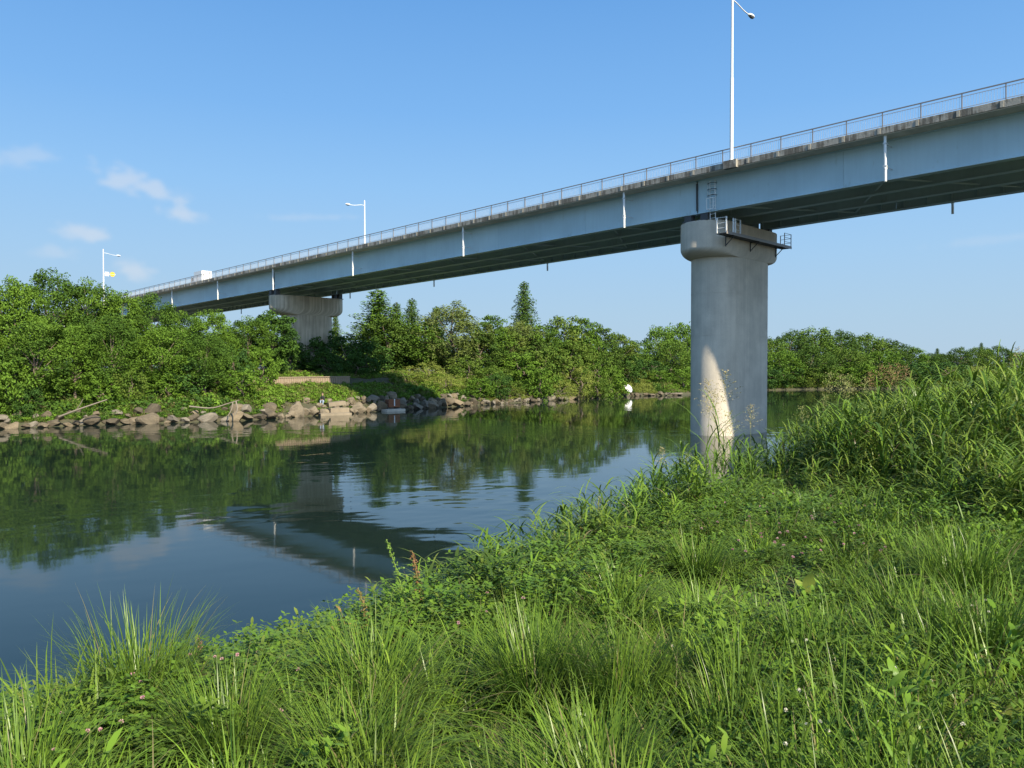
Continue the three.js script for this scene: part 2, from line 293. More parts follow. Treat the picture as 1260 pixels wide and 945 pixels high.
  const gate = part('ladder_gate', merge([box(-.3, -.25, .1, .95, -.42, -.38), box(.25, .3, .1, .95, -.42, -.38), box(-.25, .25, .1, .15, -.42, -.38), box(-.25, .25, .9, .95, -.42, -.38), box(-.3, -.26, .1, .15, -.38, 0), box(.26, .3, .1, .15, -.38, 0)]), M.white, lad);
  gate.position.y = 0;
  // joint boxes at the piers
  for (const s of [PIERS[1], PIERS[2]]) part('joint_cover', box(s - .07, s + .07, .25, 2.3, -.11, -.03), M.dark, b);
}

// stadium-shaped piers (local x along the bridge, z across it)
function stadium(L, T, n = 22) { const p = [], r = T / 2, h = Math.max(0, (L - T) / 2); for (let i = 0; i <= n; i++) { const a = Math.PI * i / n; p.push([r * Math.cos(a), h + r * Math.sin(a)]); } for (let i = 0; i <= n; i++) { const a = Math.PI + Math.PI * i / n; p.push([r * Math.cos(a), -h + r * Math.sin(a)]); } p.push(p[0]); return p; }
function loft(rings) { // rings: [height, L, T]
  const pos = [], uv = [], idx = []; let m = 0;
  rings.forEach(([y, L, T]) => { const p = stadium(L, T); m = p.length; let u = 0; p.forEach(([x, z], i) => { if (i) u += Math.hypot(x - p[i - 1][0], z - p[i - 1][1]); pos.push(x, y, z); uv.push(u, y); }); });
  for (let i = 0; i < rings.length - 1; i++) for (let j = 0; j < m - 1; j++) { const a = i * m + j, b = a + 1, c = a + m, d = c + 1; idx.push(a, c, b, b, c, d); }
  for (const [ring, flip] of [[0, true], [rings.length - 1, false]]) { const base = pos.length / 3, p = stadium(rings[ring][1], rings[ring][2]); pos.push(0, rings[ring][0], 0); uv.push(0, 0); p.forEach(([x, z]) => { pos.push(x, rings[ring][0], z); uv.push(x, z); }); for (let j = 1; j < p.length; j++) flip ? idx.push(base, base + j, base + j + 1) : idx.push(base, base + j + 1, base + j); }
  const g = new THREE.BufferGeometry(); g.setAttribute('position', new THREE.Float32BufferAttribute(pos, 3)); g.setAttribute('uv', new THREE.Float32BufferAttribute(uv, 2)); g.setIndex(idx); g.computeVertexNormals(); return g;
}
function pier(mat, s, label, y0, top, vertBottom, colTop, L, a, b, joints) {
  const [x, f] = onBridge(s, TW / 2), p = thing('bridge_pier', label, 'pier', x, y0, -f, BTURN);
  const rings = [[0, a, b]];
  for (const j of joints) rings.push([j - y0 - .03, a, b], [j - y0 - .028, a + .025, b + .025], [j - y0 + .028, a + .025, b + .025], [j - y0 + .03, a, b]);
  rings.push([colTop - y0, a, b]); part('column', loft(rings), mat, p);
  const cap = []; for (let k = 0; k <= 8; k++) { const q = k / 8 * Math.PI / 2; cap.push([lerp(colTop, vertBottom, 1 - Math.cos(q)) - y0, lerp(a + .02, L, Math.sin(q)), b + .02 + .06 * Math.sin(q)]); }
  cap.push([top - .05 - y0, L, b + .08], [top - y0, L - .08, b]);
  const c = part('cap', loft(cap), mat, p);
  for (const t of [-TW / 2, TW / 2]) for (const q of [-.7, .7]) part('bearing', merge([box(q - .3, q + .3, top - y0 + .002, deckY(s) - .045 - y0 - .01, t - .28, t + .28), box(q - .4, q + .4, top - y0 + .002, top - y0 + .1, t - .4, t + .4)]), M.dark, p);
  return p;
}
const pierA = pier(M.concrete, 2.7, 'tall round-ended concrete pier standing in the river under the bridge', -4, 16.3, 14.35, 13.7, 11.0, 8.0, 4.0, [7.75, 11.0]);
const pierB = pier(M.pierStreak, 68.3, 'streaked concrete bridge pier on the far bank, half hidden behind shrubs', 1.5, EYE + 9.9, EYE + 8.3, EYE + 7.3, 11.0, 7.4, 3.6, []);
{ // walkway round the cap of the river pier
  const w = new THREE.Group(); w.name = 'inspection_walkway'; pierA.add(w); w.position.y = 4;
  const x0 = -2.9, x1 = -2.06, y = 15.08, z0 = -5.75, z1 = 4.75;
  part('floor_plate', box(x0, x1, y - .05, y, z0, z1), M.dark, w);
  part('edge_angle', box(x0 - .02, x0 + .005, y - .1, y + .12, z0, z1), M.rail, w);
  for (const z of [-4.4, -.6, 3.6]) part('bracket', merge([bar(V(x0 + .1, y - .08, z), V(x1, y - .75, z), .035), box(x0 + .05, x1, y - .12, y - .055, z - .035, z + .035), box(x1 - .05, x1, y - .8, y - .055, z - .035, z + .035)]), M.dark, w);
  for (const [x, z, m] of [[x0 + .03, z0 + .05, M.white], [x1 - .05, z0 + .05, M.white], [x0 + .03, z0 + 1.05, M.white], [x0 + .03, z0 + 1.35, M.white], [x0 + .03, z0 + 2.1, M.galv]]) {
    part('guard_post', box(x - .04, x + .04, y + .002, y + 1.15, z - .04, z + .04), m, w);
  }
  for (const h of [.35, .72, 1.11]) { part('guard_bar', bar(V(x0 + .03, y + h, z0 + 1.4), V(x0 + .03, y + h, z0 + 2.05), .022), M.white, w); part('guard_bar', bar(V(x0 + .03, y + h, z0 + .05), V(x1 - .05, y + h, z0 + .05), .02), M.white, w); }
  for (const [x, z] of [[x0 + .03, z1 - .04], [x1 + .1, z1 - .04], [x0 + .03, z1 - 1.2]]) part('guard_post', box(x - .025, x + .025, y + .002, y + 1.1, z - .025, z + .025), M.rail, w);
  for (const h of [.4, .75, 1.08]) { part('guard_bar', bar(V(x0 + .03, y + h, z1 - 1.2), V(x0 + .03, y + h, z1 - .04), .018), M.rail, w); part('guard_bar', bar(V(x0 + .03, y + h, z1 - .04), V(x1 + .1, y + h, z1 - .04), .018), M.rail, w); }
}
{ // street lamps: near kerb, far kerb, near kerb
  const lamp = (s, t, h, label, sign) => {
    const [x, f] = onBridge(s, t), dir = t < 0 ? 1 : -1, y = deckY(s) + 3.03;
    const o = thing('street_lamp', label, 'street lamp', x, y, -f, BTURN, 'street lamps along the bridge');
    part('pole', new THREE.LatheGeometry([[.17, 0], [.17, .04], [.13, .05], [.125, h * .48], [.10, h * .485], [.075, h - .1], [.05, h]].map(([a, c]) => new THREE.Vector2(a, c)), 14), M.white, o);
    const curve = new THREE.CatmullRomCurve3([V(0, h - .75, 0), V(0, h - .72, dir * .4), V(0, h - .95, dir * 1.7), V(0, h - 1.0, dir * 2.5)]);
    part('arm', new THREE.TubeGeometry(curve, 12, .038, 7), M.white, o);
    const g = new THREE.SphereGeometry(1, 18, 12); g.scale(.17, .15, .42); const q = g.attributes.position; for (let i = 0; i < q.count; i++) { if (q.getY(i) < -.03) q.setY(i, -.03 + (q.getY(i) + .03) * .3); } g.computeVertexNormals();
    const hd = part('lamp_head', g, M.white, o); hd.position.set(0, h - .98, dir * 2.75);
    part('lens', (() => { const l = new THREE.SphereGeometry(1, 14, 8, 0, 6.283, Math.PI / 2, Math.PI / 2); l.scale(.13, .13, .3); return l; })(), M.dark, hd).position.set(0, -.045, dir * .04);
    if (sign) {
      const yy = topY(338, 151) - y;
      part('sign_bracket', bar(V(0, yy, 0), V(0, yy, 2.2), .045), M.white, o);
      part('white_board', box(-.03, .03, yy - .38, yy + .4, .25, .98), M.white, o);
      const d = new THREE.CylinderGeometry(.46, .46, .06, 20); d.rotateZ(Math.PI / 2); d.translate(0, yy + .02, 1.62); part('yellow_board', d, M.yellow, o);
    }
  };
  lamp(-1.0, -1.62, 12.0, 'white street lamp with long pole above the river pier');
  lamp(63.6, TW + 1.62, 10.0, 'white street lamp on the far kerb, its arm reaching back over the road');
  lamp(132.5, -1.62, 10.2, 'white street lamp carrying a white board and a yellow disc', true);
}
{ // box truck on the bridge
  const s = 96.5, t = 2.2, [x, f] = onBridge(s, t), o = thing('box_truck', 'small white box truck driving on the bridge behind the railing', 'truck', x, deckY(s) + 2.865, -f, BTURN);
  o.rotation.order = 'YXZ'; o.rotation.z = -Math.atan(SLOPE); o.scale.setScalar(.88);
  part('cargo_box', box(-2.0, 1.4, .75, 2.95, -.95, .95), M.white, o);
  part('door_seam', box(-2.02, -2.002, .85, 2.85, -.012, .012), M.galv, o.children[0]);
  const cs = new THREE.Shape(); cs.moveTo(1.5, .5); cs.lineTo(3.1, .5); cs.lineTo(3.1, 1.25); cs.lineTo(2.75, 2.1); cs.lineTo(1.5, 2.15); cs.closePath();
  part('cab', new THREE.ExtrudeGeometry(cs, { depth: 1.7, bevelEnabled: true, bevelSize: .05, bevelThickness: .05, bevelSegments: 2 }).translate(0, 0, -.85), M.white, o);
  part('windscreen', (() => { const g = new THREE.BoxGeometry(.03, .8, 1.5); g.rotateZ(.39); g.translate(2.99, 1.68, 0); return g; })(), M.glass, o);
  for (const z of [-.915, .9]) part('window', box(1.75, 2.6, 1.35, 1.95, z, z + .015), M.glass, o);
  part('chassis', box(-1.9, 2.9, .42, .7, -.5, .5), M.dark, o);
  for (const wx of [-1.2, 2.3]) for (const z of [-.8, .8]) { const w = part('wheel', new THREE.CylinderGeometry(.38, .38, .24, 20).rotateX(Math.PI / 2), M.dark, o); w.position.set(wx, .38, z); part('rim', new THREE.CylinderGeometry(.2, .2, .26, 16).rotateX(Math.PI / 2), M.galv, w); }
}

// ------------------------------------------------------------------ plants: builders
class Leaves { // collects coloured triangles
  constructor() { this.p = []; this.c = []; this.i = []; this.n = []; }
  v(x, y, z, col, n) { this.p.push(x, y, z); this.c.push(col[0], col[1], col[2]); if (n) this.n.push(n[0], n[1], n[2]); return this.p.length / 3 - 1; }
  tri(a, b, c) { this.i.push(a, b, c); }
  build() { const g = new THREE.BufferGeometry(); g.setAttribute('position', new THREE.Float32BufferAttribute(this.p, 3)); g.setAttribute('color', new THREE.Float32BufferAttribute(this.c, 3)); g.setIndex(this.i); if (this.n.length === this.p.length) g.setAttribute('normal', new THREE.Float32BufferAttribute(this.n, 3)); else g.computeVertexNormals(); return g; }
  // rhombic leaf: centre, long axis, across axis
  leaf(c, a, b, l, w, col) {
    const i0 = this.v(c.x - a.x * l, c.y - a.y * l, c.z - a.z * l, col), i1 = this.v(c.x + b.x * w, c.y + b.y * w, c.z + b.z * w, col), i2 = this.v(c.x + a.x * l, c.y + a.y * l, c.z + a.z * l, col), i3 = this.v(c.x - b.x * w, c.y - b.y * w, c.z - b.z * w, col);
    this.tri(i0, i1, i2); this.tri(i0, i2, i3);
  }
  // arching blade: from base, heading az, leaning by lean (radians from upright) growing by curl along it
  blade(bx, by, bz, az, lean, curl, len, w, col, col2, segs = 4, shape = 0) {
    let x = bx, y = by, z = bz, l = lean, pa = -1, pb = -1; const ca = Math.cos(az), sa = Math.sin(az), wx = -sa, wz = ca;
    for (let k = 0; k <= segs; k++) {
      const q = k / segs, hw = w * .5 * (shape ? Math.sin(Math.PI * (.12 + .88 * q)) ** .8 * (q > .98 ? 0 : 1) : (1 - q * q)), cc = [lerp(col[0], col2[0], q), lerp(col[1], col2[1], q), lerp(col[2], col2[2], q)];
      if (k === segs) { const t = this.v(x, y, z, cc); this.tri(pa, pb, t); }
      else { const a = this.v(x - wx * hw, y, z - wz * hw, cc), b = this.v(x + wx * hw, y, z + wz * hw, cc); if (k) { this.tri(pa, pb, a); this.tri(pb, b, a); } pa = a; pb = b; }
      const st = len / segs; x += Math.sin(l) * ca * st; z += Math.sin(l) * sa * st; y += Math.cos(l) * st; l += curl / segs;
    }
  }
}
const mixc = (a, b, t) => [lerp(a[0], b[0], t), lerp(a[1], b[1], t), lerp(a[2], b[2], t)];
const G = { // leaf colours, linear
  lush: [.155, .262, .023], blade: [.048, .105, .012],
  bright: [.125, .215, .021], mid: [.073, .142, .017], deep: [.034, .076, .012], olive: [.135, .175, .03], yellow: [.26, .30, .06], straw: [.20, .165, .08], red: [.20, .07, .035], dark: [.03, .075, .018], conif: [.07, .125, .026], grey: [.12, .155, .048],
};
const rv = (r) => { const u = r() * 2 - 1, a = r() * 6.283, q = Math.sqrt(1 - u * u); return V(q * Math.cos(a), u, q * Math.sin(a)); };
function puff(L, r, c, rad, n, size, ca, cb, slim = .55, up = .35) { // a ball of leaves
  for (let i = 0; i < n; i++) {
    const d = rv(r), q = rad * Math.cbrt(.25 + .75 * r()), p = V(c.x + d.x * q, c.y + d.y * q * .85, c.z + d.z * q);
    const nrm = d.clone().multiplyScalar(.7).add(rv(r)).add(V(0, up, 0)).normalize(), a = rv(r).cross(nrm).normalize(), b = nrm.clone().cross(a), s = size * (.65 + .7 * r());
    L.leaf(p, a, b, s, s * slim, mixc(ca, cb, r()));
  }
}
function limbGeo(pts, r0, r1, seg = 7) { const c = new THREE.CatmullRomCurve3(pts), n = 8, g = new THREE.TubeGeometry(c, n, 1, seg), p = g.attributes.position, v = V(0, 0, 0); for (let i = 0; i < p.count; i++) { const k = Math.floor(i / (seg + 1)) / n, ctr = c.getPointAt(k), rr = lerp(r0, r1, k); v.fromBufferAttribute(p, i).sub(ctr).multiplyScalar(rr).add(ctr); p.setXYZ(i, v.x, v.y, v.z); } return g; }
// broadleaf tree, nominal height H and crown radius R, leafy from lift upwards
function broadTree(seed, { H = 12, R = 4, lift = 1.5, lobes = 40, per = 12, leaves = 34, size = .125, ca = G.bright, cb = G.mid, slim = .55, droop = 0, spread = 1, sub = .42 }) {
  const r = rand(seed), L = new Leaves(), wood = [], cy = (H + lift) / 2, ry = (H - lift) / 2;
  const trunkTop = V((r() - .5) * 1, H * .62, (r() - .5) * 1), trunk = [V(0, -.6, 0), V((r() - .5) * .5, H * .22, (r() - .5) * .5), V((r() - .5) * .8, H * .42, (r() - .5) * .8), trunkTop];
  wood.push(limbGeo(trunk, R * .065, R * .022));
  for (let k = 0; k < lobes; k++) {
    const u = 1 - 2 * (k + .5) / lobes, an = k * 2.39996 + r() * .7, q = Math.sqrt(1 - u * u), wob = .62 + .42 * r();
    const prof = u > 0 ? q : q * (1 - .15 * -u);
    const c = V(Math.cos(an) * prof * R * wob * .86, cy + u * ry * .86 * (.86 + .2 * r()), Math.sin(an) * prof * R * wob * .86), lr = R * (.25 + .15 * r()) * spread;
    if (k % 4 === 0) { const st = trunk[1].clone().lerp(trunkTop, clamp((c.y - lift) / (H - lift) * .75, 0, 1)); wood.push(limbGeo([st, st.clone().lerp(c, .5).add(V(0, .35, 0)), c], R * .025, R * .006, 5)); }
    const tint = r(), a1 = mixc(ca, cb, tint * .7), b1 = mixc(cb, ca, (1 - tint) * .4);
    for (let j = 0; j < per; j++) {
      const d = rv(r); if (d.y < -.55) d.y *= -1; const cc = c.clone().addScaledVector(d, lr * (.5 + .42 * r()));
      if (droop) cc.y -= droop * r() * lr * Math.hypot(d.x, d.z);
      puff(L, r, cc, lr * sub, leaves, size, a1, b1, slim);
    }
  }
  return { crown: L.build(), trunk: mergeGeometries(wood) };
}
function coniferTree(seed, { H = 16, R = 2.6, ca = G.conif, cb = G.mid, tiers = 30, open = 1 }) {
  const r = rand(seed), L = new Leaves(), wood = [limbGeo([V(0, -.6, 0), V(0, H * .5, 0), V(.05, H * .99, 0)], .28, .03)];
  for (let k = 0; k < tiers; k++) {
    const q = k / tiers, y = H * (.08 + .9 * q), rad = R * Math.pow(1 - q, .75) * (.85 + .3 * r()) + .14, n = Math.round(8 - 4 * q);
    for (let j = 0; j < n; j++) {
      const an = j / n * 6.283 + k * 1.3 + r() * .6, len = rad * (.7 + .4 * r());
      const tip = V(Math.cos(an) * len, y - len * .05 + .25 * len, Math.sin(an) * len);
      if (k % 2 === 0) wood.push(bar(V(0, y, 0), tip, .03, 4).deleteAttribute('uv') && limbGeo([V(0, y, 0), tip.clone().multiplyScalar(.5).add(V(0, y * .5, 0)), tip], .05, .012, 4));
      const m = Math.max(2, Math.round(len * 3.2));
      for (let i = 0; i < m; i++) { const w = (i + .6) / m; puff(L, r, V(tip.x * w, y + (tip.y - y) * w, tip.z * w), .34 + .2 * (1 - Math.abs(w - .5)), Math.round(17 * open), .14, ca, mixc(cb, ca, r()), .4, .1); }
    }
  }
  puff(L, r, V(.05, H * .985, 0), .16, 16, .11, ca, cb, .4);
  return { crown: L.build(), trunk: mergeGeometries(wood) };
}
const protos = {
  broad: [
    broadTree(11, { H: 12, R: 4.2, lift: 1.4, lobes: 44 }), broadTree(12, { H: 12, R: 4.0, lift: 1.2, lobes: 40, cb: G.deep }), broadTree(13, { H: 12, R: 4.4, lift: 1.8, lobes: 40, ca: mixc(G.mid, G.bright, .5), cb: G.deep }),
  ],
  dark: [broadTree(21, { H: 10, R: 3.8, lift: .6, lobes: 36, ca: G.mid, cb: G.dark, size: .16 })],
  willow: [broadTree(31, { H: 12, R: 4.6, lift: .6, lobes: 44, ca: G.olive, cb: G.grey, slim: .28, size: .2, droop: .9, leaves: 26, sub: .36 })],
  round: [broadTree(45, { H: 11, R: 6.4, lift: -.6, lobes: 54, per: 9, leaves: 22, size: .2, ca: mixc(G.mid, G.olive, .6), cb: G.mid, sub: .5, spread: .8 }), broadTree(46, { H: 11, R: 6.4, lift: -.6, lobes: 50, per: 9, leaves: 22, size: .2, ca: mixc(G.mid, G.olive, .3), cb: G.deep, sub: .5, spread: .8 }), broadTree(47, { H: 11, R: 6.2, lift: -.6, lobes: 50, per: 9, leaves: 22, size: .2, ca: G.bright, cb: G.mid, sub: .5, spread: .8 })],
  far: [
    broadTree(41, { H: 12, R: 4.6, lift: .2, lobes: 34, per: 9, leaves: 28, size: .18, ca: G.mid, cb: G.olive }), broadTree(42, { H: 12, R: 4.4, lift: .2, lobes: 30, per: 9, leaves: 28, size: .18, ca: mixc(G.mid, G.olive, .4), cb: G.deep }), broadTree(43, { H: 12, R: 4.4, lift: .2, lobes: 32, per: 9, leaves: 28, size: .18, ca: G.bright, cb: G.deep }),
  ],
  conifer: [coniferTree(51, {}), coniferTree(52, { R: 3.2, ca: G.mid, cb: G.bright, tiers: 30 }), coniferTree(53, { R: 2.4 })],
  bush: [
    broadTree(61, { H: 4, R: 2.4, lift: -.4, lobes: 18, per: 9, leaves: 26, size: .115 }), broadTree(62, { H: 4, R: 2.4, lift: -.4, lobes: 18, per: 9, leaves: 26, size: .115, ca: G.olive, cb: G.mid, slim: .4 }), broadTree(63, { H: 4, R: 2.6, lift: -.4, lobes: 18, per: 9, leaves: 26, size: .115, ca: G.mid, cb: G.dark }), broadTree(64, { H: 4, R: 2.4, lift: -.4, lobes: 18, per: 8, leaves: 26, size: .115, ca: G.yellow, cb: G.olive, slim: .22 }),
  ],
};
const protoH = { broad: 12, dark: 10, willow: 12, round: 11, far: 12, conifer: 16, bush: 4 }, protoR = { broad: 4.2, dark: 3.8, willow: 4.6, round: 6.3, far: 4.5, conifer: 2.7, bush: 2.4 };
let treeCount = 0;
function plant(name, label, category, group, kind, variant, px, top, width, d, base) { // px, top and width in the photograph, d metres away
  const x = depthX(px, d), gy = base ?? (offsetOn(FAR, FDIR, x, d)[0] > 0 ? groundFar(x, d) : 0), h = Math.max(.8, topY(top, d) - gy), w = width / FOCAL * d / 2;
  const p = protos[kind][variant % protos[kind].length], o = thing(name, label, category, x, gy, -d, (treeCount++ * 2.4) % 6.283, group);
  part('trunk', p.trunk, M.bark, o); part('crown', p.crown, M.leaf, o);
  o.scale.set(w / protoR[kind], h / protoH[kind], w / protoR[kind]);
  return o;
}

// ------------------------------------------------------------------ far bank: trees
{
  const own = { 66: 'tallest bright leafy tree of the row beside the bridge end', 110: 'leafy tree just below the lamp with the yellow disc', 188: 'leafy tree whose crown covers the end of the bridge railing', 226: 'leafy tree with its top just under the girder near the last drain pipe', 306: 'leafy tree right beside the dark tree that stands before the streaked pier', 48: 'low spreading leafy tree directly above the slanting driftwood branch', 252: 'low leafy tree directly above the forked driftwood', 200: 'low leafy tree between the two pieces of driftwood', 478: 'mid green tree at the foot of the broad conifer', 520: 'mid green tree at the foot of the slim conifer', 603: 'dark green tree between the pale willow and the lone narrow conifer', 622: 'mid green tree in front of the lone narrow conifer', 778: 'last and lowest tree of the scrubby wood before the gap of sky' };
  const A = 'bright green leafy tree among the dense row above the boulders', Ag = 'leafy trees beside the bridge end';
  for (const [px, top, w, d, v] of [[-75, 352, 130, 70, 0], [-18, 362, 88, 75, 1], [20, 346, 84, 74, 0], [66, 336, 80, 78, 2], [110, 344, 78, 80, 1], [150, 362, 70, 82, 0], [188, 364, 66, 84, 2], [226, 384, 66, 88, 1], [262, 384, 62, 86, 0], [306, 390, 66, 92, 1], [136, 390, 76, 75, 2], [48, 392, 88, 70.5, 1], [200, 404, 80, 78, 0], [252, 412, 66, 80, 2], [92, 402, 70, 73, 0]])
    plant('broadleaf_tree', own[px] ?? A, 'tree', Ag, 'broad', v, px, top, w, d);
  for (const [px, top, w, d, v] of [[-40, 392, 100, 98, 0], [30, 388, 100, 100, 1], [100, 388, 100, 102, 0], [165, 396, 90, 104, 1], [225, 404, 80, 106, 0], [285, 412, 70, 106, 1]])
    plant('broadleaf_tree', 'tree mostly hidden behind the bright leafy row beside the bridge end', 'tree', 'trees behind the leafy row', 'round', v, px, top, w, d);
  plant('broadleaf_tree', 'dark green tree with thin outer twigs in front of the streaked pier', 'tree', null, 'dark', 0, 336, 385, 66, 96);
  for (const [px, top, w, d, v] of [[8, 446, 62, 67.8, 0], [-40, 440, 90, 66, 0], [30, 474, 40, 68.5, 2], [124, 466, 52, 73, 0], [160, 458, 50, 75, 1], [206, 462, 56, 77, 0], [228, 440, 62, 79, 2], [296, 456, 58, 81.5, 0], [322, 430, 50, 88, 0], [285, 428, 50, 84, 2]])
    plant('riverside_bush', 'round green bush at the foot of the leafy trees, just above the boulders', 'bush', 'bushes below the leafy trees', 'bush', v, px, top, w, d);
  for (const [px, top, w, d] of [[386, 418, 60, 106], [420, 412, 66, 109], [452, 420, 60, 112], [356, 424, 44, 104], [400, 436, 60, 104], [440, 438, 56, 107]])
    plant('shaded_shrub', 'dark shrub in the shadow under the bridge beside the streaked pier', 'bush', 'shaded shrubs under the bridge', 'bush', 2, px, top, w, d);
  plant('conifer_tree', 'broad pointed conifer rising just right of the streaked pier', 'tree', null, 'conifer', 1, 466, 355, 92, 126);
  plant('conifer_tree', 'short pointed conifer crowding the broad conifer behind the pier', 'tree', null, 'conifer', 2, 488, 371, 50, 128);
  plant('conifer_tree', 'slim pointed conifer between the broad conifer and the pale willow', 'tree', null, 'conifer', 0, 507, 366, 48, 134);
  plant('conifer_tree', 'small conifer tip showing above the pale willow', 'tree', null, 'conifer', 2, 537, 376, 46, 136);
  plant('conifer_tree', 'small conifer behind the streaked pier, its tip just above the shrubs', 'tree', null, 'conifer', 2, 413, 384, 30, 122);
  plant('conifer_tree', 'tall narrow conifer standing alone above the scrub', 'tree', null, 'conifer', 0, 645, 345, 56, 146);
  plant('willow_tree', 'pale olive round-crowned willow between the conifers', 'tree', null, 'willow', 0, 556, 374, 96, 124);
  plant('willow_tree', 'smaller olive willow at the foot of the lone narrow conifer', 'tree', null, 'willow', 0, 640, 396, 70, 134);
  for (const [px, top, w, d, v] of [[478, 392, 84, 121, 1], [520, 398, 70, 122, 2], [603, 390, 62, 128, 2], [590, 408, 60, 124, 1], [622, 404, 60, 130, 0], [668, 402, 60, 134, 2], [694, 390, 62, 140, 0], [716, 394, 60, 142, 2], [738, 402, 58, 146, 1], [760, 412, 54, 150, 0], [778, 420, 44, 154, 2], [660, 424, 70, 130, 1], [700, 420, 70, 136, 0], [745, 432, 60, 146, 1]])
    plant('broadleaf_tree', own[px] ?? 'mid green tree in the scrubby wood along the bank beyond the bridge', 'tree', 'wood along the bank beyond the bridge', 'far', v, px, top, w, d);
  for (const [px, top, w, d, v] of [[430, 424, 80, 165, 1], [500, 418, 90, 168, 0], [555, 416, 90, 170, 2], [610, 414, 90, 170, 1], [665, 414, 90, 172, 0], [715, 418, 90, 175, 1], [765, 430, 70, 178, 2], [350, 420, 90, 160, 0], [290, 410, 90, 150, 1], [795, 438, 50, 190, 1]])
    plant('broadleaf_tree', 'half-hidden tree filling the back of the wood beyond the bridge', 'tree', 'trees at the back of the wood', 'round', v, px, top, w, d);
  for (const [px, top, w, d, v] of [[812, 402, 52, 172, 2], [840, 398, 56, 176, 2], [826, 420, 60, 165, 0], [865, 402, 60, 180, 1]])
    plant('broadleaf_tree', 'dark rounded tree at the river bend, partly behind the river pier', 'tree', 'trees at the river bend', 'round', v, px, top, w, d);
  for (const [px, top, w, d, v] of [[915, 420, 60, 192, 1], [948, 418, 56, 200, 0], [972, 410, 62, 204, 1], [1003, 405, 68, 208, 0], [1036, 410, 66, 212, 1], [1066, 413, 66, 218, 0], [1096, 420, 60, 222, 1], [1120, 428, 50, 230, 2], [960, 432, 60, 189, 2], [1000, 428, 62, 193, 1], [1045, 430, 62, 198, 0], [1085, 432, 60, 203, 2], [1145, 436, 44, 245, 1]])
    plant('broadleaf_tree', 'rounded tree in the even row across the water, right of the river pier', 'tree', 'tree row across the water', 'round', v, px, top, w, d);
  for (const [px, top, w, d, v] of [[1180, 429, 40, 380, 1], [1160, 436, 40, 390, 0], [1205, 428, 42, 400, 0], [1228, 427, 46, 410, 1], [1255, 434, 40, 400, 0], [1285, 430, 60, 410, 1], [1135, 440, 44, 380, 2]])
    plant('broadleaf_tree', 'small distant tree on the skyline beyond the reeds', 'tree', 'distant skyline trees', 'round', v, px, top, w, d, 4);
  for (const [px, top, d] of [[1207, 421, 430], [1153, 428, 430]]) plant('conifer_tree', 'tiny dark conifer tip on the skyline beyond the reeds', 'tree', 'distant skyline trees', 'conifer', 2, px, top, 16, d, 4);
  // scrub on the slope
  const r = rand(404);
  for (const [px, top, w, d, v] of [[498, 456, 56, 110, 3], [524, 446, 50, 113, 3], [556, 462, 44, 112, 3], [575, 440, 54, 118, 1], [604, 452, 50, 118, 1], [640, 436, 60, 124, 0], [668, 430, 60, 128, 1], [664, 454, 46, 121, 0], [700, 436, 60, 131, 1], [712, 452, 48, 129, 3], [733, 430, 52, 138, 1], [752, 452, 46, 140, 0], [772, 438, 46, 149, 2], [800, 444, 46, 160, 2], [545, 462, 50, 108, 3], [590, 466, 46, 111, 0], [627, 468, 46, 117, 1], [612, 460, 40, 114, 2], [810, 456, 40, 152, 0], [840, 454, 46, 155, 0], [735, 466, 46, 132, 1], [690, 468, 46, 125, 3]])
    plant('scrub_bush', v === 3 ? 'yellow-green feathery scrub on the slope below the wood' : v === 0 ? 'fresh green bush low on the slope above the shoreline rocks' : 'dull green bush on the slope below the wood', 'bush', ['fresh green slope bushes', 'dull green slope bushes', 'dull green slope bushes', 'feathery scrub on the slope'][v], 'bush', v, px, top, w, d);
  for (const [px, top, w, d] of [[938, 452, 50, 182], [962, 450, 50, 187], [985, 456, 44, 188.5], [1006, 448, 54, 191], [1032, 452, 50, 192.5], [1056, 446, 54, 195], [1080, 450, 54, 197], [1106, 446, 54, 200], [1130, 448, 60, 203], [1160, 446, 60, 207]]) plant('riverside_bush', 'low green bush at the water below the even row of trees', 'bush', 'bushes below the tree row', 'bush', px % 3, px, top, w, d);
}

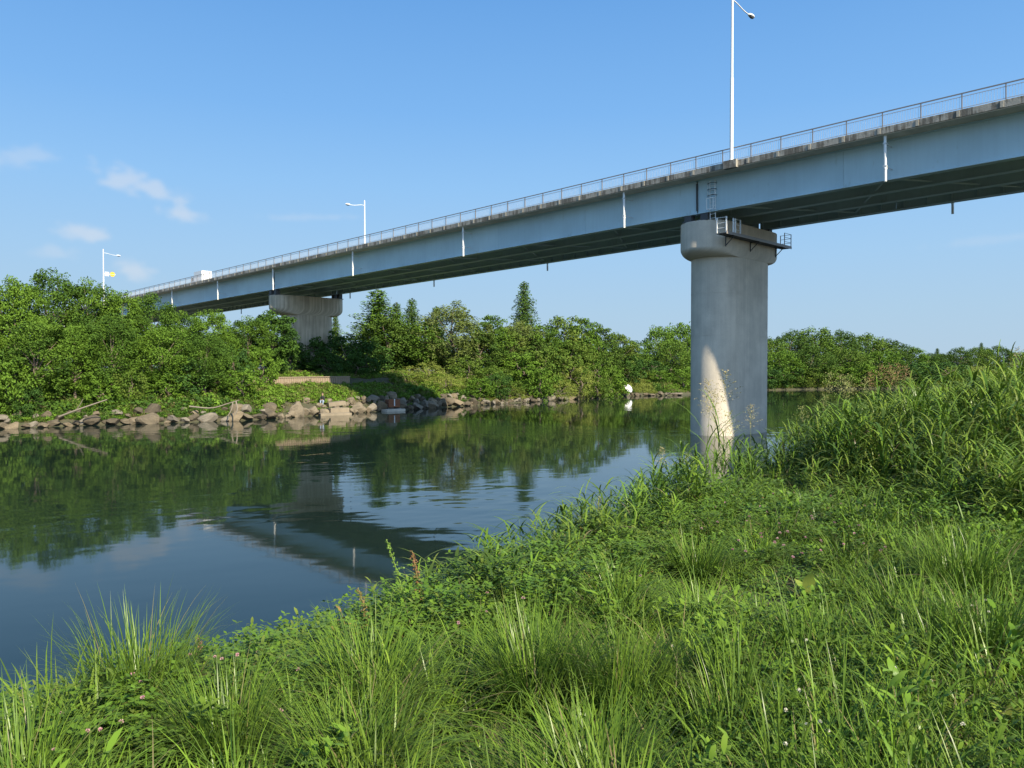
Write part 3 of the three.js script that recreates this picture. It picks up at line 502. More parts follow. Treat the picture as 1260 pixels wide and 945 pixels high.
// undergrowth on the far bank
{
  const mk = (seed, ca, cb, slim, n) => { const r = rand(seed), L = new Leaves(); for (let i = 0; i < 7; i++) puff(L, r, V((r() - .5) * 1.1, .15 + r() * .3, (r() - .5) * 1.1), .32, n, .12, ca, cb, slim, .5); for (let i = 0; i < 26; i++) L.blade((r() - .5) * 1.2, 0, (r() - .5) * 1.2, r() * 6.283, .15 + r() * .4, .6 + r() * .7, .5 + r() * .5, .035, mixc(ca, cb, r()), mixc(ca, G.straw, r() * .5), 3); return L.build(); };
  const kinds = [mk(1, G.bright, G.mid, .5, 22), mk(2, G.olive, G.yellow, .2, 18), mk(3, G.mid, G.deep, .5, 22), mk(4, G.straw, G.olive, .18, 12)];
  const lists = kinds.map(() => []), r = rand(505), m = new THREE.Matrix4(), q = new THREE.Quaternion();
  for (let i = 0; i < 11000; i++) {
    const k = 3 + Math.floor(r() * 15), t = r(), a = FAR[Math.min(k, FAR.length - 2)], b = FAR[Math.min(k + 1, FAR.length - 1)], o = 1.0 + Math.pow(r(), 1.3) * 16;
    
    const x = lerp(a[0], b[0], t) + FDIR[0] * o, f = lerp(a[1], b[1], t) + FDIR[1] * o; if (f < 40) continue;
    const along = k + t, inWall = along > 6.75 && along < 9.3;
    if (inWall && o > 9.2 && o < 11.2) continue;
    if (inWall && o < 3 && along > 7.5 && r() < .75) continue;
    const left = along < 7.2, pn = fbm(x * .12, f * .12, 8, 3);
    const kind = left ? (pn > .58 ? 0 : r() < .55 ? 2 : r() < .4 ? 3 : 0) : inWall ? (r() < .7 ? 0 : 3) : pn > .56 ? 1 : pn > .45 ? 2 : r() < .25 ? 3 : 0;
    const s = (.55 + r() * .75) * (inWall ? .8 : 1) * (o < 2.5 ? .55 : 1) * (k > 13 ? 2 : 1);
    q.setFromAxisAngle(V(0, 1, 0), r() * 6.283); m.compose(V(x, groundFar(x, f) - .05, -f), q, V(s * 1.2, s * (.8 + r() * .5), s * 1.2)); lists[kind].push(m.clone());
  }
  lists.forEach((l, k) => { const im = new THREE.InstancedMesh(kinds[k], M.leaf, l.length); l.forEach((mm, i) => im.setMatrixAt(i, mm)); im.name = numbered('bank_undergrowth'); im.userData.kind = 'stuff'; im.castShadow = im.receiveShadow = true; scene.add(tag(im, ['fresh green undergrowth covering the far bank', 'yellowish grass and scrub on the far slope', 'dull green undergrowth on the far bank', 'dry straw-coloured grass on the far bank'][k], 'undergrowth')); });
}

// ------------------------------------------------------------------ far bank: boulders, wall, slabs, people, bits
{
  const r = rand(606), geos = [];
  for (let k = 0; k < 9; k++) {
    let g = new THREE.IcosahedronGeometry(.5, 3); g.deleteAttribute('uv'); g.deleteAttribute('normal'); g = mergeVertices(g); const p = g.attributes.position, planes = []; for (let i = 0; i < 15; i++) planes.push([rv(r), .22 + r() * .2]);
    const v = V(0, 0, 0);
    for (let i = 0; i < p.count; i++) { v.fromBufferAttribute(p, i); for (const [n, d] of planes) { const e = v.dot(n) - d; if (e > 0) v.addScaledVector(n, -e); } const nn = 1 + (fbm(v.x * 5 + 20, v.y * 5 + v.z * 7 + 20, k, 3) - .5) * .12; p.setXYZ(i, v.x * nn, v.y * nn, v.z * nn); }
    g.computeVertexNormals(); const uv = []; for (let i = 0; i < p.count; i++) uv.push(p.getX(i) + p.getZ(i) * .6, p.getY(i) + p.getZ(i) * .4); g.setAttribute('uv', new THREE.Float32BufferAttribute(uv, 2)); g.computeBoundingBox(); geos.push(g);
  }
  const zones = {
    trees: ['weathered brown boulder on the waterline below the leafy trees', 'boulders below the leafy trees'], landing: ['pale tan boulder beside the concrete landing slabs', 'pale boulders at the landing'],
    shade: ['boulder on the waterline in the shadow of the bridge', 'boulders in the bridge shadow'], scrub: ['small grey-brown rock on the shoreline below the scrub slope', 'shoreline rocks below the scrub'],
  };
  const put = (along, o, size, zone, sy = .7, lift = 0) => {
    const k = Math.floor(along), t = along - k, x = lerp(FAR[k][0], FAR[k + 1][0], t) + FDIR[0] * o, f = lerp(FAR[k][1], FAR[k + 1][1], t) + FDIR[1] * o;
    const m = new THREE.Mesh(geos[Math.floor(r() * geos.length)], zone === 'landing' ? M.paleRock : M.rock[Math.floor(r() * 4)]); m.name = numbered('shore_boulder'); m.castShadow = m.receiveShadow = true;
    m.position.set(x, Math.max(groundFar(x, f), -.15) + size * sy * .22 + lift, -f); m.rotation.set((r() - .5) * .7, r() * 6.283, (r() - .5) * .7); m.scale.set(size * (1 + r() * .5), size * sy * (.85 + r() * .4), size * (.9 + r() * .3)); tag(m, zones[zone][0], 'boulder', zones[zone][1]); scene.add(m);
  };
  for (let i = 0; i < 8; i++) { // along each stretch of the waterline
    const k = 3 + i, L = Math.hypot(FAR[k + 1][0] - FAR[k][0], FAR[k + 1][1] - FAR[k][1]);
    let a = r() * .3;
    while (a < L) {
      const along = k + a / L, zone = along < 7.35 ? 'trees' : along < 8.55 ? 'landing' : along < 9.75 ? 'shade' : 'scrub';
      const big = zone === 'scrub' ? 1.1 : zone === 'trees' ? 1.35 : 1.35, size = big * (.5 + Math.pow(r(), 1.5) * 1.0);
      put(along, .1 + r() * .45, size, zone, zone === 'trees' ? .72 : .95);
      if (r() < (zone === 'scrub' ? .9 : .75)) put(along + .35 * size / L, 1.0 + r() * 1.1, size * (.6 + r() * .35), zone, .8, .05);
      if (r() < .5 && (zone === 'landing' || zone === 'shade')) put(along, 1.9 + r() * 1.4, size * .8, zone, .9);
      a += size * (zone === 'scrub' ? .95 : .78);
    }
  }
  for (let a = 11.05; a < 13; a += .05 + r() * .05) put(a, .1 + r() * .5, .6 + r() * .7, 'scrub', .6);

  // ribbed retaining wall behind the landing
  const at = (along, o) => { const k = Math.floor(along), t = along - k; return [lerp(FAR[k][0], FAR[k + 1][0], t) + FDIR[0] * o, lerp(FAR[k][1], FAR[k + 1][1], t) + FDIR[1] * o]; };
  const w0 = at(6.95, 9.9), w1 = at(8.8, 9.9), mid = [(w0[0] + w1[0]) / 2, (w0[1] + w1[1]) / 2];
  const wall = thing('ribbed_wall', 'low tan retaining wall of ribbed panels behind the landing', 'wall', mid[0], 2.7, -mid[1]);
  const wm = std({ color: new THREE.Color(.29, .225, .155), bumpMap: concreteBump, bumpScale: .02, roughness: .95 });
  for (let k = 0; k < 10; k++) {
    const p = at(lerp(6.95, 8.8, k / 10), 9.9), q = at(lerp(6.95, 8.8, (k + 1) / 10), 9.9), L = Math.hypot(q[0] - p[0], q[1] - p[1]) - .03, list = [box(0, L, 0, 1.35, -.08, .08)];
    for (let x = .12; x < L; x += .34) list.push(box(x, x + .13, .02, 1.30, .08, .15)); list.push(box(-.005, L + .005, 1.352, 1.46, -.14, .2));
    const m = part('wall_panel', merge(list), wm, wall); m.position.set(p[0] - mid[0], 0, -(p[1] - mid[1])); m.rotation.y = Math.atan2(q[1] - p[1], q[0] - p[0]);
  }
  // concrete landing slabs
  const slab = (px, d, y, w, dep, h, turn, label, mat = M.concrete) => { const g = box(-w / 2, w / 2, -h, 0, -dep / 2, dep / 2), p = g.attributes.position; for (let i = 0; i < p.count; i++) { const x = p.getX(i), z = p.getZ(i); p.setX(i, x + (hash(Math.round(x * 9), Math.round(z * 9), 3) - .5) * .12); } const m = new THREE.Mesh(g, mat); m.name = numbered('landing_slab'); m.position.set(depthX(px, d), y, -d); m.rotation.y = turn; m.castShadow = m.receiveShadow = true; scene.add(tag(m, label, 'slab', 'landing slabs')); return m; };
  const paleConc = std({ map: concreteTex, color: new THREE.Color(.46, .43, .38), bumpMap: concreteBump, bumpScale: .015, roughness: .95 });
  slab(412, 85.2, .26, 3.4, 1.4, .5, .5, 'long flat concrete slab lying at the water edge below the seated person', paleConc);
  slab(416, 86.6, .75, 2.2, 1.3, .5, .55, 'middle concrete step between the pale boulders', paleConc);
  slab(412, 88.2, 1.35, 2.0, 1.1, .45, .6, 'upper tilted concrete step among the pale boulders', paleConc).rotation.z = .1;
  slab(484, 93.2, .26, 2.6, 1.4, .4, .75, 'flat concrete slab at the water edge in the bridge shadow');
  { // rust-brown box with a white cloth strip
    const d = 94.3, o = thing('wooden_crate', 'rust-brown open crate with a white strip, standing in the bridge shadow', 'crate', depthX(483, d), .45, -d, .6), bm = std({ color: new THREE.Color(.19, .075, .035), roughness: .9 });
    for (const [x0, x1, z0, z1] of [[-.75, .75, -.5, -.44], [-.75, .75, .44, .5], [-.75, -.69, -.44, .44], [.69, .75, -.44, .44]]) for (let k = 0; k < 3; k++) part('board', box(x0, x1, k * .32, k * .32 + .29, z0, z1), bm, o);
    part('white_strip', box(-.06, .07, .15, 1.0, .51, .54), M.galv, o);
  }
  { // white fishing parasol
    const d = 142.3, x = depthX(771, d), o = thing('parasol', 'tilted white parasol at the water edge below the scrub', 'parasol', x, .85, -d, 0), tilt = new THREE.Group(); 
    const cg = new THREE.SphereGeometry(1.0, 24, 8, 0, 6.283, 0, 1.15); cg.scale(1, .8, 1);
    const can = part('canopy', cg, phys({ color: new THREE.Color(.8, .8, .8), side: THREE.DoubleSide, roughness: .7 }), o); can.position.set(.1, .45, .1); can.rotation.set(.75, 0, -.6);
    part('pole', bar(V(-.35, -.4, -.35), V(.2, .75, .2), .02), M.galv, o);
  }
  { // pale log boom beside it
    const a = V(depthX(786, 146), .28, -146.5), b = V(depthX(840, 147.5), .34, -147.5), g = limbGeo([V(0, 0, 0), b.clone().sub(a).multiplyScalar(.5).add(V(0, .05, 0)), b.clone().sub(a)], .2, .13, 9);
    const m = new THREE.Mesh(g, M.drift); m.name = 'floating_log'; m.position.copy(a); m.castShadow = m.receiveShadow = true; scene.add(tag(m, 'long pale log lying along the water beside the white parasol', 'log'));
  }
  const branch = (px, d, y, pts, label) => { const g = mergeGeometries(pts.map(([q, r0, r1]) => limbGeo(q.map((c) => V(...c)), r0, r1, 6))), m = new THREE.Mesh(g, M.drift); m.name = numbered('driftwood_branch'); m.position.set(depthX(px, d), y, -d); m.castShadow = m.receiveShadow = true; scene.add(tag(m, label, 'driftwood')); };
  branch(72, 68.2, .9, [[[[0, 0, 0], [2, .75, 0], [4.0, 1.5, -.5]], .10, .05], [[[1.5, .55, 0], [2.0, 1.2, .1], [2.2, 1.6, .1]], .05, .02]], 'bare driftwood branch slanting up from the boulders below the leafy trees');
  branch(248, 74.6, 1.2, [[[[-1.2, .3, 0], [1, .15, 0], [2.6, .6, 0], [3.6, .9, 0]], .09, .05], [[[3.3, .8, 0], [3.5, 0, .2], [3.3, -.5, .3]], .08, .06], [[[3.0, .7, 0], [2.9, 0, .1], [2.6, -.6, .2]], .07, .05]], 'forked pale driftwood lying on the boulders beside the ribbed wall end');
}

// seated angler
{
  const d = 87.2, o = thing('person', 'person in black top and cap with light blue trousers sitting on the landing rocks', 'person', depthX(397, d), 1.32, -d, 0);
  const S = 1.5, field = (bones, cells, size, ox, oy, oz, colorOf) => {
    const mc = new MarchingCubes(cells, M.plain, false, false, 60000), h = cells / 2; mc.isolation = 0;
    const dist = (x, y, z) => { let best = 1e9, col = null, bd = 1e9; for (const [a, b, ra, rb, c, k] of bones) { const bx = b[0] - a[0], by = b[1] - a[1], bz = b[2] - a[2], t = clamp(((x - a[0]) * bx + (y - a[1]) * by + (z - a[2]) * bz) / (bx * bx + by * by + bz * bz + 1e-9), 0, 1), q = Math.hypot(x - a[0] - bx * t, y - a[1] - by * t, z - a[2] - bz * t) - lerp(ra, rb, t); if (q < bd) { bd = q; col = c; } const hh = Math.max(k - Math.abs(best - q), 0) / k; best = best > 1e8 ? q : Math.min(best, q) - hh * hh * k * .25; } return [best, col]; };
    for (let z = 0; z < cells; z++) for (let y = 0; y < cells; y++) for (let x = 0; x < cells; x++) mc.field[z * cells * cells + y * cells + x] = -dist(ox + (x - h) / h * size, oy + (y - h) / h * size, oz + (z - h) / h * size)[0];
    mc.update();
    const n = mc.count, p = [], c = []; for (let i = 0; i < n; i++) { const X = ox + mc.positionArray[i * 3] * size, Y = oy + mc.positionArray[i * 3 + 1] * size, Z = oz + mc.positionArray[i * 3 + 2] * size; p.push(X, Y, Z); c.push(...dist(X, Y, Z)[1]); }
    const g = new THREE.BufferGeometry(); g.setAttribute('position', new THREE.Float32BufferAttribute(p, 3)); g.setAttribute('color', new THREE.Float32BufferAttribute(c, 3)); g.setAttribute('normal', new THREE.Float32BufferAttribute(Array.from(mc.normalArray.subarray(0, n * 3)), 3)); g.computeVertexNormals(); return g;
  };
  const blk = [.02, .02, .022], blue = [.33, .42, .52], skin = [.42, .26, .18], shoe = [.05, .045, .04], hair = [.015, .013, .012], k = .05;
  // faces the water: towards +z, a little to the right
  const bones = [[[0, .12, 0], [0, .34, .02], .15, .14, blue, k], [[0, .3, .02], [0, .62, .08], .145, .16, blk, k], [[-.15, .62, .08], [.15, .62, .08], .085, .085, blk, k], [[0, .66, .09], [0, .8, .12], .06, .055, skin, .03]];
  for (const sg of [-1, 1]) bones.push([[sg * .1, .1, .02], [sg * .15, .22, .44], .09, .068, blue, k], [[sg * .15, .22, .44], [sg * .14, -.2, .52], .066, .045, blue, .03], [[sg * .14, -.25, .5], [sg * .15, -.27, .68], .05, .036, shoe, .03], [[sg * .2, .62, .08], [sg * .25, .38, .18], .06, .05, blk, .03], [[sg * .25, .38, .18], [sg * .12, .34, .40], .048, .034, blk, .03], [[sg * .12, .34, .40], [sg * .1, .34, .43], .03, .03, skin, .02]);
  const body = field(bones, 84, .62, 0, .28, .2, null), head = [[[0, .86, .12], [0, .97, .12], .085, .098, skin, .03], [[0, .83, .16], [0, .85, .18], .045, .045, skin, .03], [[0, .90, .2], [0, .88, .226], .012, .016, skin, .012], [[-.1, .91, .12], [-.1, .93, .12], .018, .02, skin, .01], [[.1, .91, .12], [.1, .93, .12], .018, .02, skin, .01], [[0, .99, .1], [0, 1.02, .1], .104, .085, blk, .02], [[-.05, .985, .2], [.05, .985, .2], .02, .02, blk, .03], [[0, .93, .07], [0, .97, .07], .1, .1, hair, .02], [[-.035, .925, .2], [-.03, .925, .2], .012, .012, hair, .006], [[.03, .925, .2], [.035, .925, .2], .012, .012, hair, .006], [[-.025, .845, .205], [.025, .845, .205], .008, .008, [.3, .12, .1], .006]];
  const list = [body, field(head, 56, .2, 0, .93, .12)];
  for (const sg of [-1, 1]) { const hx = sg * .1, hb = [[[hx, .34, .43], [hx - sg * .02, .335, .49], .032, .034, skin, .02]]; for (let q = 0; q < 4; q++) { const fx = hx - sg * .045 + sg * q * .019, ln = [.05, .058, .055, .043][q]; hb.push([[fx, .335, .49], [fx, .33, .49 + ln], .0095, .009, skin, .006], [[fx, .33, .49 + ln], [fx - sg * .002, .295, .49 + ln + .008], .009, .008, skin, .006]); } hb.push([[hx - sg * .045, .335, .45], [hx - sg * .075, .325, .49], .011, .009, skin, .01], [[hx - sg * .075, .325, .49], [hx - sg * .07, .305, .515], .009, .008, skin, .008]); list.push(field(hb, 44, .11, hx - sg * .02, .33, .47)); }
  part('body', mergeGeometries(list), M.plain, o);
}

// ------------------------------------------------------------------ near bank: grass, reeds, herbs
const nr = rand(909);
function stuff(name, label, category, geos, lists, mat) {
  geos.forEach((g, k) => { if (!lists[k].length) return; const im = new THREE.InstancedMesh(g, mat, lists[k].length); lists[k].forEach(([m, c], i) => { im.setMatrixAt(i, m); im.setColorAt(i, c); }); im.name = numbered(name); im.userData.kind = 'stuff'; im.castShadow = im.receiveShadow = true; scene.add(tag(im, label, category)); });
}
const mat4 = (x, y, z, turn, sx, sy, tiltX = 0, tiltZ = 0) => new THREE.Matrix4().compose(V(x, y, z), new THREE.Quaternion().setFromEuler(new THREE.Euler(tiltX, turn, tiltZ, 'YXZ')), V(sx, sy, sx));
const tintC = (r, spread = .16) => { const k = 1 - spread + r() * spread * 2; return new THREE.Color(k * (.94 + r() * .14), k, k * (.88 + r() * .2)); };

function grassTuft(seed, n, l0, l1, w0, w1, rad, ca, cb, lean = .5, curl = 1.1, straw = .06) {
  const r = rand(seed), L = new Leaves();
  for (let i = 0; i < n; i++) { const a = r() * 6.283, q = rad * Math.sqrt(r()), dead = r() < straw, c = dead ? G.straw : mixc(ca, cb, r()), t = dead ? mixc(G.straw, G.yellow, .3) : mixc(c, G.yellow, r() * .25); L.blade(Math.cos(a) * q, -.02, Math.sin(a) * q, a + (r() - .5) * 1.6, r() * lean, curl * (.3 + r()), lerp(l0, l1, r()), lerp(w0, w1, r()), c, t, 4); }
  return L.build();
}
function cloverSprig(seed, n, h0, h1, size, ca, cb, redness = .04) {
  const r = rand(seed), L = new Leaves();
  for (let i = 0; i < n; i++) {
    const x = (r() - .5) * .22, z = (r() - .5) * .22, h = lerp(h0, h1, r()), az = r() * 6.283, red = r() < redness, c = red ? mixc(G.red, G.olive, r() * .6) : mixc(ca, cb, r());
    L.blade(x, 0, z, az, .2, .3, h * 1.05, .003, c, c, 2); const tx = x + Math.cos(az) * h * .3, tz = z + Math.sin(az) * h * .3, tilt = (r() - .5) * .9, tl = (r() - .5) * .9, s = size * (.7 + r() * .6);
    for (let k = 0; k < 3; k++) { const a = az + k * 2.094 + r() * .3, d = V(Math.cos(a), .15 + tilt * Math.cos(a) + tl * Math.sin(a), Math.sin(a)).normalize(), across = V(-Math.sin(a), 0, Math.cos(a)); const ctr = V(tx, h, tz).addScaledVector(d, s * .95); L.leaf(ctr, d, across, s, s * .62, mixc(c, cb, r() * .3)); }
  }
  return L.build();
}
function herb(seed, n, h0, h1, len, ca, cb) { // leafy stems with lance-shaped leaves
  const r = rand(seed), L = new Leaves();
  for (let i = 0; i < n; i++) {
    const x = (r() - .5) * .16, z = (r() - .5) * .16, h = lerp(h0, h1, r()), ln = .1 + r() * .25, az = r() * 6.283, c = mixc(ca, cb, r());
    const N = 8, path = [[0, 0]]; for (let k = 0, l = ln; k < N; k++, l += .2 / N) path.push([path[k][0] + Math.sin(l) * h / N, path[k][1] + Math.cos(l) * h / N]);
    L.blade(x, 0, z, az, ln, .2, h, .006, c, c, N); const m = 5 + Math.floor(r() * 4);
    for (let k = 0; k < m; k++) { const q = (k + 1) / m, a = k * 2.4 + r(), [ph, pv] = path[Math.min(N - 1, Math.round(q * N))]; L.blade(x + Math.cos(az) * ph, pv, z + Math.sin(az) * ph, a, .7 + r() * .5, .7, len * (.7 + r() * .6) * (1.1 - q * .4), len * .26, mixc(c, cb, r() * .4), mixc(ca, G.yellow, r() * .3), 3, 1); }
  }
  return L.build();
}
function reedClump(seed, n, h0, h1, ca, cb, lw = .026) {
  const r = rand(seed), L = new Leaves();
  for (let i = 0; i < n; i++) {
    const x = (r() - .5) * .45, z = (r() - .5) * .45, h = lerp(h0, h1, r()), az = r() * 6.283, ln = r() * .16, c = mixc(ca, cb, r());
    L.blade(x, -.05, z, az, ln, .08, h, .011, mixc(c, G.yellow, .3), c, 3); const m = 7 + Math.floor(r() * 4);
    for (let k = 0; k < m; k++) { const q = .15 + .85 * (k + .5) / m, a = k * 3.0 + r() * .9 + i; const dead = r() < .05; L.blade(x + Math.cos(az) * Math.sin(ln) * h * q, h * q * .98, z + Math.sin(az) * Math.sin(ln) * h * q, a, .25 + r() * .35, .7 + r() * 1.1, lerp(.32, .62, r()), lw * (.7 + r() * .6), dead ? G.straw : mixc(c, cb, r() * .5), dead ? G.straw : mixc(c, G.yellow, r() * .25), 5, 1); }
  }
  return L.build();
}
{
  const gg = [
    grassTuft(1, 18, .12, .32, .006, .011, .08, G.lush, G.blade, .7, 1.5), grassTuft(2, 16, .12, .30, .007, .014, .10, G.lush, G.blade, .9, 1.8, .14), grassTuft(3, 13, .18, .42, .010, .018, .08, G.blade, G.lush, .95, 1.9), grassTuft(4, 26, .18, .42, .005, .008, .07, G.lush, G.blade, .4, 1.0), grassTuft(5, 16, .10, .28, .004, .008, .12, G.straw, G.olive, 1.3, 1.2, .55),
    cloverSprig(6, 18, .05, .16, .015, G.lush, G.blade), cloverSprig(7, 16, .10, .24, .017, G.lush, G.blade, .14), herb(8, 6, .16, .34, .075, G.lush, G.blade), herb(9, 5, .14, .3, .06, G.olive, G.blade), cloverSprig(10, 18, .04, .12, .016, G.blade, G.deep), herb(11, 7, .12, .26, .05, G.blade, G.lush),
  ];
  for (let k = 0; k < 3; k++) { const r = rand(700 + k), L = new Leaves(); for (let i = 0; i < 150; i++) { const a = r() * 6.283, q = .12 * Math.sqrt(r()), c = r() < .05 ? G.straw : mixc(G.lush, G.blade, r()); L.blade(Math.cos(a) * q, -.03, Math.sin(a) * q, a + (r() - .5) * 1.6, .08 + r() * .5, .5 + r() * 1.8, lerp(.2, .5, r()), lerp(.006, .012, r()), c, mixc(c, G.yellow, r() * .3), 5); } gg.push(L.build()); }
  const lists = gg.map(() => []);
  const drop = (x, f, o) => { // one clump
    const d = Math.hypot(x, f), wild = fbm(x * .55 + 30, f * .55, 15, 3), flower = sstep(.48, .62, fbm(x * .45, f * .45 + 9, 25, 3)), u = nr();
    let k;
    const edge = o < .9 && x < 1.4;
    const zone = fbm(x * .9 + 70, f * .9, 35, 2), gap = fbm(x * 1.7 + 11, f * 1.7, 45, 2);
    if (!edge && gap < .41 && nr() < .75) { if (nr() < .35) lists[4].push([mat4(x, nearH(x, f, o) - .02, -f, nr() * 6.283, .9, .35, (nr() - .5) * .4, (nr() - .5) * .4), tintC(nr)]); return; }                                            // bare, dark hollows between the clumps
    if (edge) k = u < .36 ? 6 : u < .5 ? 5 : u < .64 ? 8 : u < .78 ? 10 : u < .92 ? 0 : 2;
    else if (flower > .5) k = u < .24 ? 5 : u < .44 ? 6 : u < .56 ? 9 : u < .70 ? 10 : u < .76 ? 7 : u < .88 ? 0 : u < .94 ? 1 : 4;
    else if (zone < .42) k = u < .3 ? 9 : u < .5 ? 5 : u < .62 ? 10 : u < .78 ? 1 : u < .86 ? 4 : 0;
    else if (zone < .58) k = u < .3 ? 2 : u < .55 ? 1 : u < .7 ? 0 : u < .8 ? 7 : u < .9 ? 10 : 4;
    else k = u < .06 ? 3 : u < .24 ? 0 : u < .5 ? 2 : u < .7 ? 1 : u < .78 ? 4 : u < .9 ? 10 : 5;
    const s = (.7 + nr() * .55) * (d > 8 ? 1.3 : 1), sy = s * lerp(.6, 1.4, sstep(.3, .7, wild)) * (k === 4 ? .6 : 1) * (edge ? .95 : 1);
    lists[k].push([mat4(x, nearH(x, f, o) - .01, -f, nr() * 6.283, s, sy, (nr() - .5) * .3, (nr() - .5) * .3), tintC(nr)]);
  };
  let n = 0;
  while (n < 16500) {
    const f = 1.2 + Math.pow(nr(), 1.25) * 15, x = (nr() * 2 - 1) * (1.4 + f * .78), [o] = offsetOn(NEAR, NDIR, x, f);
    if (o < -1.1 - nr() * .8) continue; n++; drop(x, f, o);
  }
  for (let i = 0; i < 1900; i++) { // thick growth along the lip of the bank
    const k = 2.6 + nr() * 6, a = NEAR[Math.floor(k)], b = NEAR[Math.floor(k) + 1], t = k - Math.floor(k), o = -.7 + nr() * 1.5, x = lerp(a[0], b[0], t) + NDIR[0] * o, f = lerp(a[1], b[1], t) + NDIR[1] * o, u = nr();
    const q = u < .26 ? 6 : u < .4 ? 5 : u < .52 ? 8 : u < .66 ? 10 : u < .82 ? 2 : u < .96 ? 0 : 4, s = .8 + nr() * .45;
    lists[q].push([mat4(x, nearH(x, f, o) - .01, -f, nr() * 6.283, s, s * (.7 + nr() * .5), (nr() - .5) * .4, (nr() - .5) * .4), tintC(nr)]);
  }
  for (let i = 0; i < 420; i++) { // arching clumps that overlap one another
    const f = 1.9 + Math.pow(nr(), 1.3) * 9, x = (nr() * 2 - 1) * (1 + f * .75), [o] = offsetOn(NEAR, NDIR, x, f), s = .65 + nr() * .55;
    if (o < -.2 || fbm(x * .8 + 5, f * .8, 65, 2) < .46) continue;
    lists[11 + i % 3].push([mat4(x, nearH(x, f, o) - .02, -f, nr() * 6.283, s, s * (.75 + nr() * .4), (nr() - .5) * .35, (nr() - .5) * .35), tintC(nr)]);
  }
  // a thinner cover round about, for a camera that steps aside, and down the bank to the water
  for (let i = 0; i < 2600; i++) { const x = -9 + nr() * 24, f = -3.5 + nr() * 22, [o] = offsetOn(NEAR, NDIR, x, f); if (o < -4.5) continue; drop(x, f, o); }
  stuff('meadow_grass', 'lush green grass and clover covering the near bank', 'grass', gg, lists, M.grass);
}
{ // reeds
  const rg = [reedClump(21, 5, .95, 1.5, G.lush, G.blade), reedClump(22, 5, .9, 1.45, G.blade, G.lush), reedClump(23, 4, .8, 1.4, G.blade, G.deep, .03), reedClump(24, 6, 1.0, 1.5, G.lush, G.olive, .02)];
  const lists = rg.map(() => []);
  const addReed = (x, f, h) => { const k = Math.floor(nr() * 4), s = h / 1.45; lists[k].push([mat4(x, groundNear(x, f) - .03, -f, nr() * 6.283, lerp(s, 1, .45), s * (.85 + nr() * .3), (nr() - .5) * .12, (nr() - .5) * .12), tintC(nr, .12)]); };
  let n = 0, guard = 0;
  while (n < 1450 && guard++ < 60000) {
    const f = 7 + Math.pow(nr(), 1.5) * 36, px = 1000 + nr() * 415, x = depthX(px, f), [o] = offsetOn(NEAR, NDIR, x, f);
    const front = 7.2 + (fbm(x * .8, 3, 5, 2) - .5) * 2.6 + Math.max(0, 5.2 - x) * .8; if (o < -.7 || f < front) continue;
    n++; addReed(x, f, clamp(.78 + o * .24 + (f - 12) * .014, .6, 1.66) * (.8 + nr() * .34) * lerp(.3, 1, sstep(0, 4.6, f - front)));
  }
  for (n = 0, guard = 0; n < 700 && guard++ < 40000;) { // the bed goes on along the bank
    const f = 34 + nr() * 120, x = depthX(960 + nr() * 560, f), [o] = offsetOn(NEAR, NDIR, x, f); if (o < -1.5 || o > 45) continue;
    n++; const k = Math.floor(nr() * 4), s = 1.5 * (.7 + nr() * .5); lists[k].push([mat4(x, groundNear(x, f) - .05, -f, nr() * 6.283, 2.2, s), tintC(nr, .12)]);
  }
  for (let i = 0; i < 130; i++) { const q = nr(), k = 6.6 + q * 3.7, a = NEAR[Math.floor(k)], b = NEAR[Math.floor(k) + 1], t = k - Math.floor(k), o = -.75 + nr() * 1.1, x = lerp(a[0], b[0], t) + NDIR[0] * o, f = lerp(a[1], b[1], t) + NDIR[1] * o; addReed(x, f, lerp(.42, .85, q) * (.75 + nr() * .5)); }
  stuff('reed_bed', 'tall broad-leaved green reeds on the near bank to the right', 'reeds', rg, lists, M.grass);
}
